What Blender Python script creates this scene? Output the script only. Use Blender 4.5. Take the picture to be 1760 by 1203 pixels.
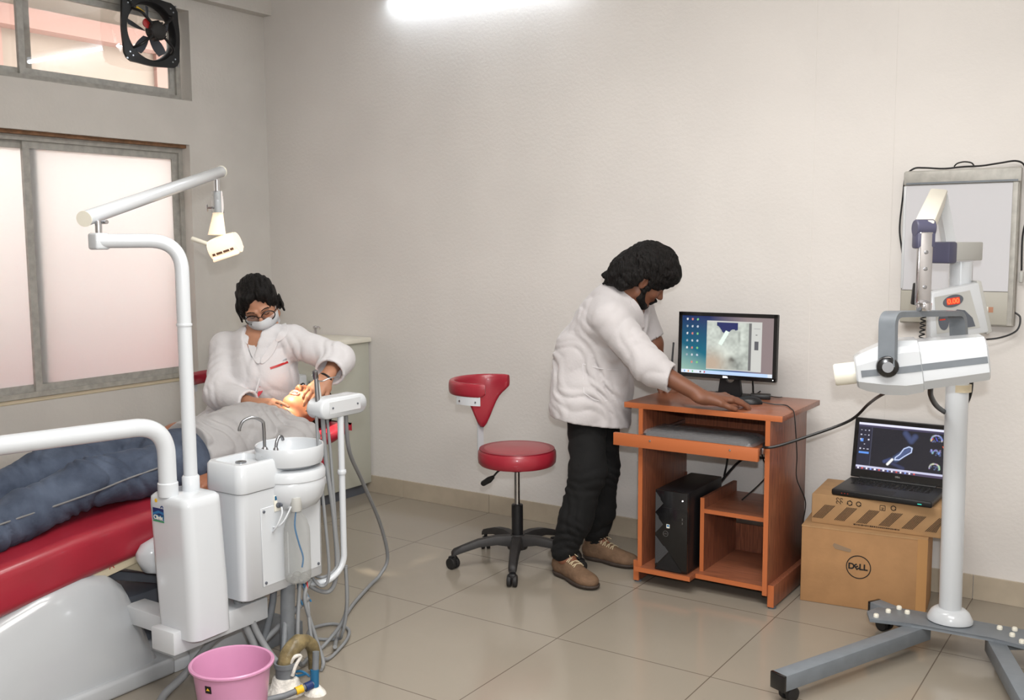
import bpy, bmesh, math, random
import numpy as np
from mathutils import Vector, Matrix, Euler
PI = math.pi
for o in list(bpy.data.objects): bpy.data.objects.remove(o, do_unlink=True)
SC = bpy.context.scene
COL = SC.collection
# ------------------------------------------------------------------ camera
cam_d = bpy.data.cameras.new('camera'); cam = bpy.data.objects.new('camera', cam_d); COL.objects.link(cam)
cam_d.sensor_width = 36.0; cam_d.sensor_fit = 'HORIZONTAL'; cam_d.lens = 35.153; cam_d.clip_start = 0.05
CP = Vector((3.6485, -4.3011, 1.4525))
yaw, pitch, roll = -0.5929, 0.108, -0.0063
f_ = Vector((math.sin(yaw)*math.cos(pitch), math.cos(yaw)*math.cos(pitch), -math.sin(pitch)))
r_ = Vector((math.cos(yaw), -math.sin(yaw), 0)); u_ = r_.cross(f_)
R_ = r_*math.cos(roll)+u_*math.sin(roll); U_ = -r_*math.sin(roll)+u_*math.cos(roll)
mw = Matrix((R_, U_, -f_)).transposed().to_4x4(); mw.translation = CP
cam.matrix_world = mw; SC.camera = cam
# ------------------------------------------------------------------ world, lights, exposure
SC.view_settings.view_transform = 'Standard'; SC.view_settings.look = 'None'
SC.view_settings.gamma = 1.0; SC.view_settings.use_curve_mapping = False
SC.view_settings.exposure = 0.30
W = bpy.data.worlds.new('world'); SC.world = W; W.use_nodes = True
W.node_tree.nodes['Background'].inputs[0].default_value = (1.0, 0.985, 0.96, 1)
W.node_tree.nodes['Background'].inputs[1].default_value = 5.6
def area(name, loc, target, size, power, color=(1,1,1), sizey=None, shape='RECTANGLE'):
    d = bpy.data.lights.new(name, 'AREA'); d.energy = power; d.color = color; d.shape = shape
    d.size = size; d.size_y = sizey or size
    o = bpy.data.objects.new(name, d); COL.objects.link(o); o.location = loc
    o.rotation_euler = (Vector(target)-Vector(loc)).to_track_quat('-Z', 'Y').to_euler()
    return o
# the camera's own flash, on its shoe just above and to the right of the lens
area('camera_flash', CP+Vector((0.0,0,0.17))+R_*0.03, CP+f_*4+Vector((0,0,0.35)), 0.07, 34, (0.94,0.97,1.0), 0.05)
# added unseen fill lights under the ceiling, raising the ambient level
area('ceiling_fill_light', (2.3,-2.1,2.98), (2.3,-2.1,0), 1.5, 46, (1.0,0.975,0.94), 0.9)
area('ceiling_fill_light', (3.7,-3.6,2.98), (3.7,-3.6,0), 1.6, 70, (1.0,0.975,0.94), 0.9)
# ------------------------------------------------------------------ materials
def lin(c):
    return tuple(((v/255)/12.92 if v/255 <= 0.04045 else ((v/255+0.055)/1.055)**2.4) for v in c)+(1.0,)
def nt(m): m.use_nodes = True; return m.node_tree, m.node_tree.nodes['Principled BSDF']
MAT = {}
def mat(name, c, rough=0.5, metal=0.0, var=0.0, vscale=8.0, bump=0.0, bscale=40.0, coat=0.0, spec=0.5, trans=0.0, ior=1.45, emit=None, es=0.0, stretch=None, c2=None, sheen=0.0, alpha=1.0):
    m = bpy.data.materials.new(name); t, b = nt(m)
    b.inputs['Base Color'].default_value = lin(c); b.inputs['Roughness'].default_value = rough
    b.inputs['Metallic'].default_value = metal; b.inputs['Coat Weight'].default_value = coat
    b.inputs['Coat Roughness'].default_value = 0.08
    b.inputs['Specular IOR Level'].default_value = spec; b.inputs['Transmission Weight'].default_value = trans
    b.inputs['IOR'].default_value = ior; b.inputs['Sheen Weight'].default_value = sheen; b.inputs['Alpha'].default_value = alpha
    if emit: b.inputs['Emission Color'].default_value = lin(emit); b.inputs['Emission Strength'].default_value = es
    tc = t.nodes.new('ShaderNodeTexCoord'); mp = t.nodes.new('ShaderNodeMapping')
    t.links.new(tc.outputs['Object'], mp.inputs[0])
    if stretch: mp.inputs['Scale'].default_value = stretch
    if var or c2:
        n = t.nodes.new('ShaderNodeTexNoise'); n.inputs['Scale'].default_value = vscale; n.inputs['Detail'].default_value = 6
        t.links.new(mp.outputs[0], n.inputs['Vector'])
        mx = t.nodes.new('ShaderNodeMix'); mx.data_type = 'RGBA'
        a = lin(c2) if c2 else tuple(v*(1-var) for v in lin(c)[:3])+(1,)
        bb = lin(c) if c2 else tuple(min(1, v*(1+var)) for v in lin(c)[:3])+(1,)
        mx.inputs[6].default_value = a; mx.inputs[7].default_value = bb
        rp = t.nodes.new('ShaderNodeMapRange'); rp.inputs[1].default_value = 0.35; rp.inputs[2].default_value = 0.65
        t.links.new(n.outputs['Fac'], rp.inputs[0]); t.links.new(rp.outputs[0], mx.inputs[0])
        t.links.new(mx.outputs[2], b.inputs['Base Color'])
    if bump:
        n = t.nodes.new('ShaderNodeTexNoise'); n.inputs['Scale'].default_value = bscale; n.inputs['Detail'].default_value = 4
        t.links.new(mp.outputs[0], n.inputs['Vector'])
        bp_ = t.nodes.new('ShaderNodeBump'); bp_.inputs['Strength'].default_value = min(1, bump); bp_.inputs['Distance'].default_value = 0.01
        t.links.new(n.outputs['Fac'], bp_.inputs['Height']); t.links.new(bp_.outputs[0], b.inputs['Normal'])
    MAT[name] = m; return m
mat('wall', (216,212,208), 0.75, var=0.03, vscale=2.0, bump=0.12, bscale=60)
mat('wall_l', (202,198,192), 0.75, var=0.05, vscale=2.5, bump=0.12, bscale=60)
mat('ceiling', (225,222,216), 0.8)
mat('skirt', (176,164,146), 0.3, var=0.06, vscale=10)
mat('alu', (168,166,160), 0.45, 0.12, var=0.12, vscale=30, stretch=(1,1,1))
mat('alu_old', (165,162,155), 0.6, 0.1, var=0.12, vscale=25)
mat('brownwood', (120,88,62), 0.7, var=0.3, vscale=25)
mat('chrome', (205,205,208), 0.12, 1.0)
mat('steel', (160,162,166), 0.28, 1.0)
mat('white', (198,202,206), 0.22, coat=0.5)
mat('white_s', (196,199,202), 0.34, coat=0.3)
mat('hood', (172,175,178), 0.22, coat=0.5)  # darker copy of the white enamel: shade on the chair base put into colour
mat('cream', (226,222,208), 0.35)
mat('beige', (196,184,158), 0.5)
mat('red', (150,36,50), 0.32, var=0.08, vscale=6, coat=0.25)
mat('red_dk', (130,22,38), 0.35)
mat('black', (22,22,24), 0.4)
mat('black_g', (14,14,16), 0.18, coat=0.4)
mat('black_m', (38,36,36), 0.55, var=0.15, vscale=30)
mat('rubber', (28,27,27), 0.6)
mat('grey', (112,118,124), 0.45, var=0.06, vscale=20)
mat('grey_hose', (132,134,136), 0.5)
mat('grey_dk', (84,88,96), 0.45)
mat('grey_pipe', (110,114,118), 0.5, var=0.1, vscale=20)
mat('purple', (78,78,100), 0.4)
mat('ltgrey', (176,176,172), 0.5)
mat('wood', (146,88,62), 0.38, c2=(108,62,46), vscale=9, stretch=(14,14,1.2), coat=0.15)
mat('wood_h', (156,96,68), 0.35, c2=(128,76,54), vscale=8, stretch=(1.2,14,14), coat=0.2)
mat('wood_edge', (178,100,58), 0.42)
mat('card', (164,124,84), 0.8, var=0.06, vscale=14, bump=0.05, bscale=80)
mat('card2', (174,138,98), 0.8, var=0.06, vscale=14)
mat('cardtape', (176,132,84), 0.45)
mat('ink', (52,38,28), 0.7)
mat('ink_bk', (20,18,18), 0.6)
mat('ink_gy', (140,118,95), 0.7)
mat('pink', (200,140,174), 0.32, var=0.04, vscale=6, coat=0.2)
mat('plaster', (212,208,200), 0.9, var=0.2, vscale=40, bump=0.6, bscale=60)
mat('brown_stain_gap', (110,78,58), 0.7)
mat('tapebrown', (124,110,78), 0.35, var=0.3, vscale=30, bump=0.5, bscale=40)
mat('blue', (40,110,160), 0.4)
mat('teal', (28,92,130), 0.45)
mat('green', (40,140,90), 0.5)
mat('yellow', (225,180,40), 0.5)
mat('navy', (25,45,95), 0.45)
mat('redplastic', (180,40,40), 0.4)
mat('skin', (178,128,98), 0.5, var=0.06, vscale=20)
mat('skin_f', (172,124,98), 0.5, var=0.05, vscale=20)
mat('skin_m', (116,74,54), 0.5, var=0.06, vscale=20)
mat('skin_p', (142,92,68), 0.5, var=0.08, vscale=20)
mat('hair', (14,11,10), 0.62, var=0.5, vscale=14, bump=0.8, bscale=22, stretch=(6,6,1.5), spec=0.25)
mat('coat', (206,204,206), 0.8, var=0.02, vscale=6, bump=0.12, bscale=90, sheen=0.2)
mat('coat_m', (190,186,187), 0.8, var=0.02, vscale=6, bump=0.12, bscale=90, sheen=0.2)
mat('coat_seam', (205,202,204), 0.8)
mat('trousers', (7,7,8), 0.9, var=0.1, vscale=12, bump=0.2, bscale=30)
mat('jeans', (78,88,106), 0.85, c2=(52,61,78), vscale=9, bump=0.25, bscale=70)
mat('jeans_seam', (120,120,120), 0.8)
mat('tshirt', (160,158,158), 0.85, var=0.05, vscale=9, bump=0.15, bscale=60)
mat('kurta', (190,60,70), 0.8)
mat('pinkshirt', (205,160,165), 0.8)
mat('navyshirt', (28,34,58), 0.8)
mat('mask', (240,243,246), 0.8, bump=0.15, bscale=30)
mat('shoe', (108,84,64), 0.85, var=0.15, vscale=25, bump=0.3, bscale=60)
mat('shoe_dk', (58,48,42), 0.7)
mat('lace', (186,170,140), 0.8)
mat('sock', (215,215,212), 0.8)
mat('lens', (255,255,255), 0.02, trans=1.0, ior=1.05)
mat('clear', (240,243,244), 0.06, trans=1.0, ior=1.18)
mat('plasticwrap', (150,150,152), 0.18, var=0.2, vscale=20, bump=0.8, bscale=30)
mat('lampglow', (255,240,215), 0.4, emit=(255,214,160), es=3.0)
mat('bulb', (255,240,215), 0.4, emit=(255,225,180), es=6.0)
mat('tube', (255,255,255), 0.4, emit=(235,245,255), es=24.0)
mat('led', (255,40,20), 0.4, emit=(255,60,30), es=4.0)
mat('led_dim', (150,50,35), 0.4, emit=(255,70,40), es=0.25)
mat('led_w', (255,255,255), 0.4, emit=(255,255,255), es=2.0)
mat('led_g', (60,200,180), 0.4, emit=(60,200,180), es=0.6)
mat('grille', (70,70,72), 0.5)
mat('viewbox', (196,196,200), 0.35)
mat('viewbox_strip', (168,165,155), 0.45)
mat('label_w', (225,222,210), 0.6)
mat('poster', (90,20,40), 0.5)
mat('outside_pink', (222,140,134), 0.9)
mat('outside_wall', (146,136,126), 0.9)
mat('outside_rose', (156,128,120), 0.9)
mat('passage_tube', (255,255,255), 0.4, emit=(255,255,255), es=6.0)
mat('outside_white', (236,226,218), 0.9)
mat('cabgreen', (184,184,172), 0.5)
mat('mouth', (120,50,46), 0.5)
mat('lip', (165,95,88), 0.45)
mat('eye', (235,232,228), 0.3)
# floor: polished vitrified tiles with thin dark joints
def floor_mat():
    m = bpy.data.materials.new('floor_tiles'); t, b = nt(m); N = t.nodes.new; L = t.links.new
    tc = N('ShaderNodeTexCoord'); sp = N('ShaderNodeSeparateXYZ'); L(tc.outputs['Object'], sp.inputs[0])
    def m_(op, a, bb=None):
        n = N('ShaderNodeMath'); n.operation = op
        for i, v in enumerate((a, bb)):
            if v is None: continue
            if isinstance(v, (int, float)): n.inputs[i].default_value = v
            else: L(v, n.inputs[i])
        return n.outputs[0]
    def joint(o, size):
        q = m_('DIVIDE', o, size); fr = m_('FRACT', q); d = m_('MINIMUM', fr, m_('SUBTRACT', 1.0, fr))
        return m_('MULTIPLY', d, size)
    jx = joint(sp.outputs[0], 0.6); jy = joint(sp.outputs[1], 0.6365)
    d = m_('MINIMUM', jx, jy)
    mr = N('ShaderNodeMapRange'); mr.inputs[1].default_value = 0.0008; mr.inputs[2].default_value = 0.0028; L(d, mr.inputs[0])
    n1 = N('ShaderNodeTexNoise'); n1.inputs['Scale'].default_value = 1.6; n1.inputs['Detail'].default_value = 8; L(tc.outputs['Object'], n1.inputs['Vector'])
    mx = N('ShaderNodeMix'); mx.data_type = 'RGBA'; mx.inputs[6].default_value = lin((138,130,118)); mx.inputs[7].default_value = lin((152,144,131)); L(n1.outputs['Fac'], mx.inputs[0])
    mj = N('ShaderNodeMix'); mj.data_type = 'RGBA'; mj.inputs[6].default_value = lin((92,82,72)); L(mx.outputs[2], mj.inputs[7]); L(mr.outputs[0], mj.inputs[0])
    L(mj.outputs[2], b.inputs['Base Color'])
    n2 = N('ShaderNodeTexNoise'); n2.inputs['Scale'].default_value = 3.0; L(tc.outputs['Object'], n2.inputs['Vector'])
    r2 = N('ShaderNodeMapRange'); r2.inputs[3].default_value = 0.10; r2.inputs[4].default_value = 0.2; L(n2.outputs['Fac'], r2.inputs[0])
    L(r2.outputs[0], b.inputs['Roughness']); b.inputs['Specular IOR Level'].default_value = 0.55
    MAT['floor'] = m
floor_mat()
def frosted_mat():
    m = bpy.data.materials.new('frosted_glass'); m.use_nodes = True; t = m.node_tree; t.nodes.clear(); N = t.nodes.new; L = t.links.new
    out = N('ShaderNodeOutputMaterial'); tr = N('ShaderNodeBsdfTranslucent'); tr.inputs[0].default_value = (0.97,0.97,0.97,1)
    gl = N('ShaderNodeBsdfGlossy'); gl.inputs['Roughness'].default_value = 0.25; fr = N('ShaderNodeFresnel'); fr.inputs[0].default_value = 1.35
    mx = N('ShaderNodeMixShader'); L(fr.outputs[0], mx.inputs[0]); L(tr.outputs[0], mx.inputs[1]); L(gl.outputs[0], mx.inputs[2]); L(mx.outputs[0], out.inputs[0])
    MAT['frosted'] = m
    m = bpy.data.materials.new('window_glass'); m.use_nodes = True; t = m.node_tree; t.nodes.clear(); N = t.nodes.new; L = t.links.new
    out = N('ShaderNodeOutputMaterial'); tr = N('ShaderNodeBsdfTransparent'); tr.inputs[0].default_value = (0.95,0.94,0.93,1)
    gl = N('ShaderNodeBsdfGlossy'); gl.inputs['Roughness'].default_value = 0.02; fr = N('ShaderNodeFresnel'); fr.inputs[0].default_value = 1.5
    mx = N('ShaderNodeMixShader'); L(fr.outputs[0], mx.inputs[0]); L(tr.outputs[0], mx.inputs[1]); L(gl.outputs[0], mx.inputs[2]); L(mx.outputs[0], out.inputs[0])
    MAT['glass'] = m
    m = bpy.data.materials.new('bottle_plastic'); m.use_nodes = True; t = m.node_tree; t.nodes.clear(); N = t.nodes.new; L = t.links.new
    out = N('ShaderNodeOutputMaterial'); tr = N('ShaderNodeBsdfTransparent'); tr.inputs[0].default_value = (0.93,0.93,0.92,1)
    df = N('ShaderNodeBsdfPrincipled'); df.inputs['Base Color'].default_value = lin((192,194,194)); df.inputs['Roughness'].default_value = 0.1
    lw = N('ShaderNodeLayerWeight'); lw.inputs[0].default_value = 0.35
    mr = N('ShaderNodeMapRange'); mr.inputs[3].default_value = 0.10; mr.inputs[4].default_value = 0.6; L(lw.outputs['Facing'], mr.inputs[0])
    mx = N('ShaderNodeMixShader'); L(mr.outputs[0], mx.inputs[0]); L(tr.outputs[0], mx.inputs[1]); L(df.outputs[0], mx.inputs[2]); L(mx.outputs[0], out.inputs[0])
    MAT['bottle'] = m
frosted_mat()
# ------------------------------------------------------------------ object helpers
def tag(o, label=None, cat=None, group=None, kind=None):
    if label: o['label'] = label
    if cat: o['category'] = cat
    if group: o['group'] = group
    if kind: o['kind'] = kind
    return o
ORG = {}
def root(name, label, cat, loc, group=None):
    o = bpy.data.objects.new(name, None); COL.objects.link(o); o.location = loc; o.empty_display_size = 0.1
    ORG[o.name] = Vector(loc); return tag(o, label, cat, group)
def finish(me, name, m, parent=None, origin=None, smooth=True, angle=40):
    org = ORG[parent.name] if parent else Vector(origin or (0,0,0))
    me.transform(Matrix.Translation(-org))
    if m: me.materials.append(MAT[m] if isinstance(m, str) else m)
    if smooth:
        me.polygons.foreach_set('use_smooth', [True]*len(me.polygons)); me.set_sharp_from_angle(angle=math.radians(angle))
    me.update()
    o = bpy.data.objects.new(name, me); COL.objects.link(o)
    if parent: o.parent = parent
    else: o.location = org
    ORG[o.name] = org; return o
def basis(d):
    d = Vector(d).normalized(); a = Vector((0,0,1)) if abs(d.z) < 0.9 else Vector((1,0,0))
    x = a.cross(d).normalized(); return x, d.cross(x), d
def smooth_path(pts, n=8, closed=False):
    P = [Vector(p) for p in pts]; out = []; L = len(P)
    for i in range(L if closed else L-1):
        if closed: a, b, c, d = P[(i-1)%L], P[i], P[(i+1)%L], P[(i+2)%L]
        else: a, b, c, d = P[max(i-1,0)], P[i], P[i+1], P[min(i+2,L-1)]
        for k in range(n):
            t = k/n
            out.append(0.5*((2*b)+(c-a)*t+(2*a-5*b+4*c-d)*t*t+(3*b-a-3*c+d)*t**3))
    if not closed: out.append(P[-1])
    return out
def bend_path(pts, r, n=8):
    P = [Vector(p) for p in pts]; out = [P[0]]
    for i in range(1, len(P)-1):
        a = (P[i-1]-P[i]); b = (P[i+1]-P[i]); rr = min(r, a.length*0.49, b.length*0.49)
        s, e = P[i]+a.normalized()*rr, P[i]+b.normalized()*rr
        for k in range(n+1):
            t = k/n; out.append((1-t)**2*s+2*t*(1-t)*P[i]+t*t*e)
    out.append(P[-1]); return out
class MB:
    def __init__(s, M=None): s.bm = bmesh.new(); s.M = M or Matrix.Identity(4)
    def _t(s, vs): bmesh.ops.transform(s.bm, matrix=s.M, verts=vs)
    def box(s, c, size, rot=None, bev=0.0, seg=2):
        r = bmesh.ops.create_cube(s.bm, size=1.0); vs = r['verts']
        m = Matrix.Translation(c) @ ((rot if isinstance(rot, Matrix) else Euler(rot).to_matrix().to_4x4()) if rot is not None else Matrix.Identity(4)) @ Matrix.Diagonal((*size, 1))
        bmesh.ops.transform(s.bm, matrix=m, verts=vs)
        if bev:
            es = list({e for v in vs for e in v.link_edges})
            q = bmesh.ops.bevel(s.bm, geom=es, offset=bev, segments=seg, profile=0.5, affect='EDGES')
            vs = list({v for f in q['faces'] for v in f.verts} | {v for v in vs if v.is_valid})
        s._t(vs); return s
    def bb(s, a, b, bev=0.0, seg=2):
        return s.box([(a[i]+b[i])/2 for i in range(3)], [abs(b[i]-a[i]) for i in range(3)], None, bev, seg)
    def ring(s, c, x, y, r, n, ry=None):
        ry = r if ry is None else ry
        return [s.bm.verts.new(c+x*(r*math.cos(2*PI*k/n))+y*(ry*math.sin(2*PI*k/n))) for k in range(n)]
    def bridge(s, a, b):
        n = len(a)
        for k in range(n): s.bm.faces.new((a[k], a[(k+1)%n], b[(k+1)%n], b[k]))
    def tube(s, pts, r, n=12, caps=True, closed=False):
        P = [Vector(p) for p in pts]; rr = r if isinstance(r, (list, tuple)) else [r]*len(P); rings = []; vs = []
        x = None
        for i, p in enumerate(P):
            if closed: d = P[(i+1)%len(P)]-P[i-1]
            else: d = (P[min(i+1,len(P)-1)]-P[max(i-1,0)])
            d.normalize()
            if x is None: x, y, _ = basis(d)
            else: x = (x-d*x.dot(d)).normalized(); y = d.cross(x)
            g = s.ring(p, x, y, rr[i], n); rings.append(g); vs += g
        for a, b in zip(rings, rings[1:]): s.bridge(a, b)
        if closed: s.bridge(rings[-1], rings[0])
        elif caps:
            s.bm.faces.new(list(reversed(rings[0]))); s.bm.faces.new(rings[-1])
        s._t(vs); return s
    def cyl(s, a, b, r0, r1=None, n=24, bev=0.0):
        r1 = r0 if r1 is None else r1
        if bev:
            a, b = Vector(a), Vector(b); d = (b-a).normalized()
            return s.tube([a, a+d*bev*0.3, a+d*bev, b-d*bev, b-d*bev*0.3, b], [max(r0-bev,1e-4), r0-bev*0.3, r0, r1, r1-bev*0.3, max(r1-bev,1e-4)], n)
        return s.tube([a, b], [r0, r1], n)
    def lathe(s, prof, c=(0,0,0), ax=(0,0,1), n=32, sx=1.0, sy=1.0):
        x, y, z = basis(ax) if ax != (0,0,1) else (Vector((1,0,0)), Vector((0,1,0)), Vector((0,0,1)))
        c = Vector(c); rings = []; vs = []
        for r, h in prof:
            g = s.ring(c+z*h, x, y, max(r,1e-4)*sx, n, max(r,1e-4)*sy); rings.append(g); vs += g
        for a, b in zip(rings, rings[1:]): s.bridge(a, b)
        if prof[0][0] < 0.002 or True: pass
        s._caps(rings, prof); s._t(vs); return s
    def _caps(s, rings, prof):
        if prof[0][0] > 0: s.bm.faces.new(list(reversed(rings[0])))
        if prof[-1][0] > 0: s.bm.faces.new(rings[-1])
    def prism(s, poly, h, bev=0.0):
        """poly: list of (x,y) in local XY, extruded h along +Z, placed by s.M"""
        a = [s.bm.verts.new((p[0], p[1], 0)) for p in poly]; b = [s.bm.verts.new((p[0], p[1], h)) for p in poly]
        fs = [s.bm.faces.new(list(reversed(a))), s.bm.faces.new(b)]
        n = len(a)
        for k in range(n): fs.append(s.bm.faces.new((a[k], a[(k+1)%n], b[(k+1)%n], b[k])))
        vs = a+b
        if bev:
            es = list({e for v in vs for e in v.link_edges})
            q = bmesh.ops.bevel(s.bm, geom=es, offset=bev, segments=2, profile=0.5, affect='EDGES')
            vs = list({v for f in q['faces'] for v in f.verts} | {v for v in vs if v.is_valid})
        s._t(vs); return s
    def sphere(s, c, r, sx=1, sy=1, sz=1, u=20, v=14, rot=None):
        q = bmesh.ops.create_uvsphere(s.bm, u_segments=u, v_segments=v, radius=r)
        m = Matrix.Translation(c) @ ((Euler(rot).to_matrix().to_4x4()) if rot else Matrix.Identity(4)) @ Matrix.Diagonal((sx, sy, sz, 1))
        bmesh.ops.transform(s.bm, matrix=m, verts=q['verts']); s._t(q['verts']); return s
    def loft(s, secs, caps=True, closed=True):
        rings = [[s.bm.verts.new(p) for p in sec] for sec in secs]
        for a, b in zip(rings, rings[1:]):
            n = len(a)
            for k in range(n if closed else n-1): s.bm.faces.new((a[k], a[(k+1)%n], b[(k+1)%n], b[k]))
        if caps and closed: s.bm.faces.new(list(reversed(rings[0]))); s.bm.faces.new(rings[-1])
        s._t([v for g in rings for v in g]); return s
    def build(s, name, m, parent=None, origin=None, smooth=True, angle=40):
        bmesh.ops.recalc_face_normals(s.bm, faces=s.bm.faces)
        me = bpy.data.meshes.new(name); s.bm.to_mesh(me); s.bm.free()
        return finish(me, name, m, parent, origin, smooth, angle)
def frame(o, x, y=None, z=None):
    """matrix with origin o, local x and (roughly) z"""
    x = Vector(x).normalized()
    if z is not None: z = Vector(z); z = (z-x*z.dot(x)).normalized(); y = z.cross(x)
    else: y = Vector(y); y = (y-x*y.dot(x)).normalized(); z = x.cross(y)
    m = Matrix((x, y, z)).transposed().to_4x4(); m.translation = Vector(o); return m
def text(s, size, M, m, name, parent, align='CENTER', ext=0.0004, bold=0.0):
    """lettering in the XY plane of M"""
    cu = bpy.data.curves.new('t', 'FONT'); cu.body = s; cu.size = size; cu.align_x = align; cu.align_y = 'CENTER'; cu.extrude = ext; cu.offset = bold
    ob = bpy.data.objects.new('t', cu); me = bpy.data.meshes.new_from_object(ob); me.transform(M)
    bpy.data.objects.remove(ob); bpy.data.curves.remove(cu)
    return finish(me, name, m, parent, smooth=False)
def screen(name, M, w, h, img, parent, strength=1.0, rough=0.2):
    """flat lit screen; img is (H,W,3) linear colours put on mesh vertices"""
    H, Wd = img.shape[:2]; me = bpy.data.meshes.new(name)
    xs = np.linspace(-w/2, w/2, Wd); ys = np.linspace(h/2, -h/2, H)
    X, Y = np.meshgrid(xs, ys); co = np.stack([X.ravel(), Y.ravel(), np.zeros(X.size)], 1)
    i = np.arange(H*Wd).reshape(H, Wd)
    q = np.stack([i[1:,:-1].ravel(), i[1:,1:].ravel(), i[:-1,1:].ravel(), i[:-1,:-1].ravel()], 1)
    me.from_pydata(co.tolist(), [], q.tolist())
    at = me.color_attributes.new('Col', 'FLOAT_COLOR', 'POINT')
    at.data.foreach_set('color', np.concatenate([img.reshape(-1,3), np.ones((H*Wd,1))], 1).ravel().astype(np.float32))
    me.transform(M)
    m = bpy.data.materials.new(name); t, b = nt(m)
    a = t.nodes.new('ShaderNodeAttribute'); a.attribute_name = 'Col'
    b.inputs['Base Color'].default_value = (0.01,0.01,0.012,1); b.inputs['Roughness'].default_value = rough
    t.links.new(a.outputs['Color'], b.inputs['Emission Color']); b.inputs['Emission Strength'].default_value = strength
    return finish(me, name, m, parent, smooth=False)
def l3(c): return np.array(lin(c)[:3])
# ================================================================== the room
XL = -1.037
def struct(o): return tag(o, kind='structure')
struct(MB().bb((-1.3,-6.2,-0.1), (5.3,0.25,0.0)).build('floor', 'floor', smooth=False))
struct(MB().bb((-1.3,-6.2,3.05), (5.3,0.25,3.2)).build('ceiling', 'ceiling', smooth=False))
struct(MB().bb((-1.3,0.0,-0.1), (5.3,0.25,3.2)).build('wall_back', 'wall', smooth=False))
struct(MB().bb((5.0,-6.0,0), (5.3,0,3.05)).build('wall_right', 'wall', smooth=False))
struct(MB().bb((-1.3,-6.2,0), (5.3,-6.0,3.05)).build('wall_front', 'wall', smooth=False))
# left wall with its two window openings
YA, YB = -0.575, -3.10           # lower opening
ZA, ZB = 0.68, 2.004
YC, YD, ZC, ZD = -0.545, -3.10, 2.246, 2.74
w = MB(); xo = XL-0.15
w.bb((xo,0,0), (XL,-6.0,ZA)); w.bb((xo,0,ZA), (XL,YA,ZB)); w.bb((xo,YB,ZA), (XL,-6.0,ZB)); w.bb((xo,0,ZB), (XL,-6.0,ZC))
w.bb((xo,0,ZC), (XL,YC,ZD)); w.bb((xo,YD,ZC), (XL,-6.0,ZD)); w.bb((xo,0,ZD), (XL,-6.0,3.05))
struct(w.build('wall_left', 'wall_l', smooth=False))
struct(MB().bb((XL,0,2.80), (XL+0.075,-6.0,3.05)).build('trim_1', 'wall_l', smooth=False))
# two vertical plastered-over conduit lines on the back wall
struct(MB().bb((2.300,-0.0018,0.1), (2.306,0,3.05)).build('trim_2', 'wall', smooth=False))
struct(MB().bb((2.626,-0.0018,0.1), (2.632,0,3.05)).build('trim_3', 'wall', smooth=False))
# skirting of floor tiles
b = MB()
for k in range(-2, 9):
    x0, x1 = max(k*0.6, XL), min((k+1)*0.6, 5.0)
    if x1 > x0: b.bb((x0+0.0012,-0.009,0), (x1-0.0012,0,0.1), 0.001, 1)
struct(b.build('baseboard_back', 'skirt', smooth=False))
b = MB()
for k in range(0, 9): b.bb((XL,-0.6365*k-0.0012-0.009*(k==0),0), (XL+0.009,-0.6365*(k+1)+0.0012,0.1), 0.001, 1)
struct(b.build('baseboard_left', 'skirt', smooth=False))
# lower window: sliding aluminium sashes with frosted panes
def rect_frame(mb, x0, x1, y0, y1, z0, z1, t):
    mb.bb((x0,y0,z0), (x1,y1,z0+t)); mb.bb((x0,y0,z1-t), (x1,y1,z1))
    s = 1 if y1 > y0 else -1
    mb.bb((x0,y0,z0+t), (x1,y0+s*t,z1-t)); mb.bb((x0,y1-s*t,z0+t), (x1,y1,z1-t))
win = root('window_1', None, None, (XL-0.09,-1.8,ZA)); tag(win, kind='structure')
m = MB(); rect_frame(m, XL-0.115, XL-0.065, YA, YB, ZA+0.012, ZB-0.018, 0.026); m.build('window_frame', 'alu', win)
MB().bb((XL-0.12,YA,ZB-0.018), (XL-0.03,YB,ZB)).build('head_strip', 'brownwood', win)
MB().bb((XL-0.12,YA,ZA), (XL+0.002,YB,ZA+0.010), 0.003).build('sill', 'beige', win)
Z0, Z1 = ZA+0.036, ZB-0.044
for (a, b_, dx) in ((YA-0.026,-1.51,0.0), (-1.432,-2.36,-0.02), (-2.28,YB+0.026,0.0)):
    m = MB(); rect_frame(m, XL-0.100+dx, XL-0.080+dx, a, b_, Z0, Z1, 0.036); s = m.build('sash', 'alu', win)
    MB().bb((XL-0.092+dx,a-0.036,Z0+0.036), (XL-0.089+dx,b_+0.036,Z1-0.036)).build('pane', 'frosted', s, smooth=False)
# upper window: clear panes
win2 = root('window_2', None, None, (XL-0.09,-1.8,ZC)); tag(win2, kind='structure')
m = MB(); rect_frame(m, XL-0.115, XL-0.065, YC-0.02, YD, ZC+0.004, ZD, 0.03); m.build('window_frame', 'alu_old', win2)
MB().bb((XL-0.12,YC-0.0,ZC-0.0), (XL+0.001,YD,ZC+0.005)).build('sill', 'alu_old', win2)
for (a, b_, dx) in ((YC-0.05,-1.50,0.0), (-1.425,-2.36,-0.02), (-2.28,YD+0.03,0.0)):
    m = MB(); rect_frame(m, XL-0.100+dx, XL-0.080+dx, a, b_, ZC+0.034, ZD-0.03, 0.032); s = m.build('sash', 'alu', win2)
    MB().bb((XL-0.092+dx,a-0.032,ZC+0.066), (XL-0.089+dx,b_+0.032,ZD-0.062)).build('pane', 'glass', s, smooth=False)
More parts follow.
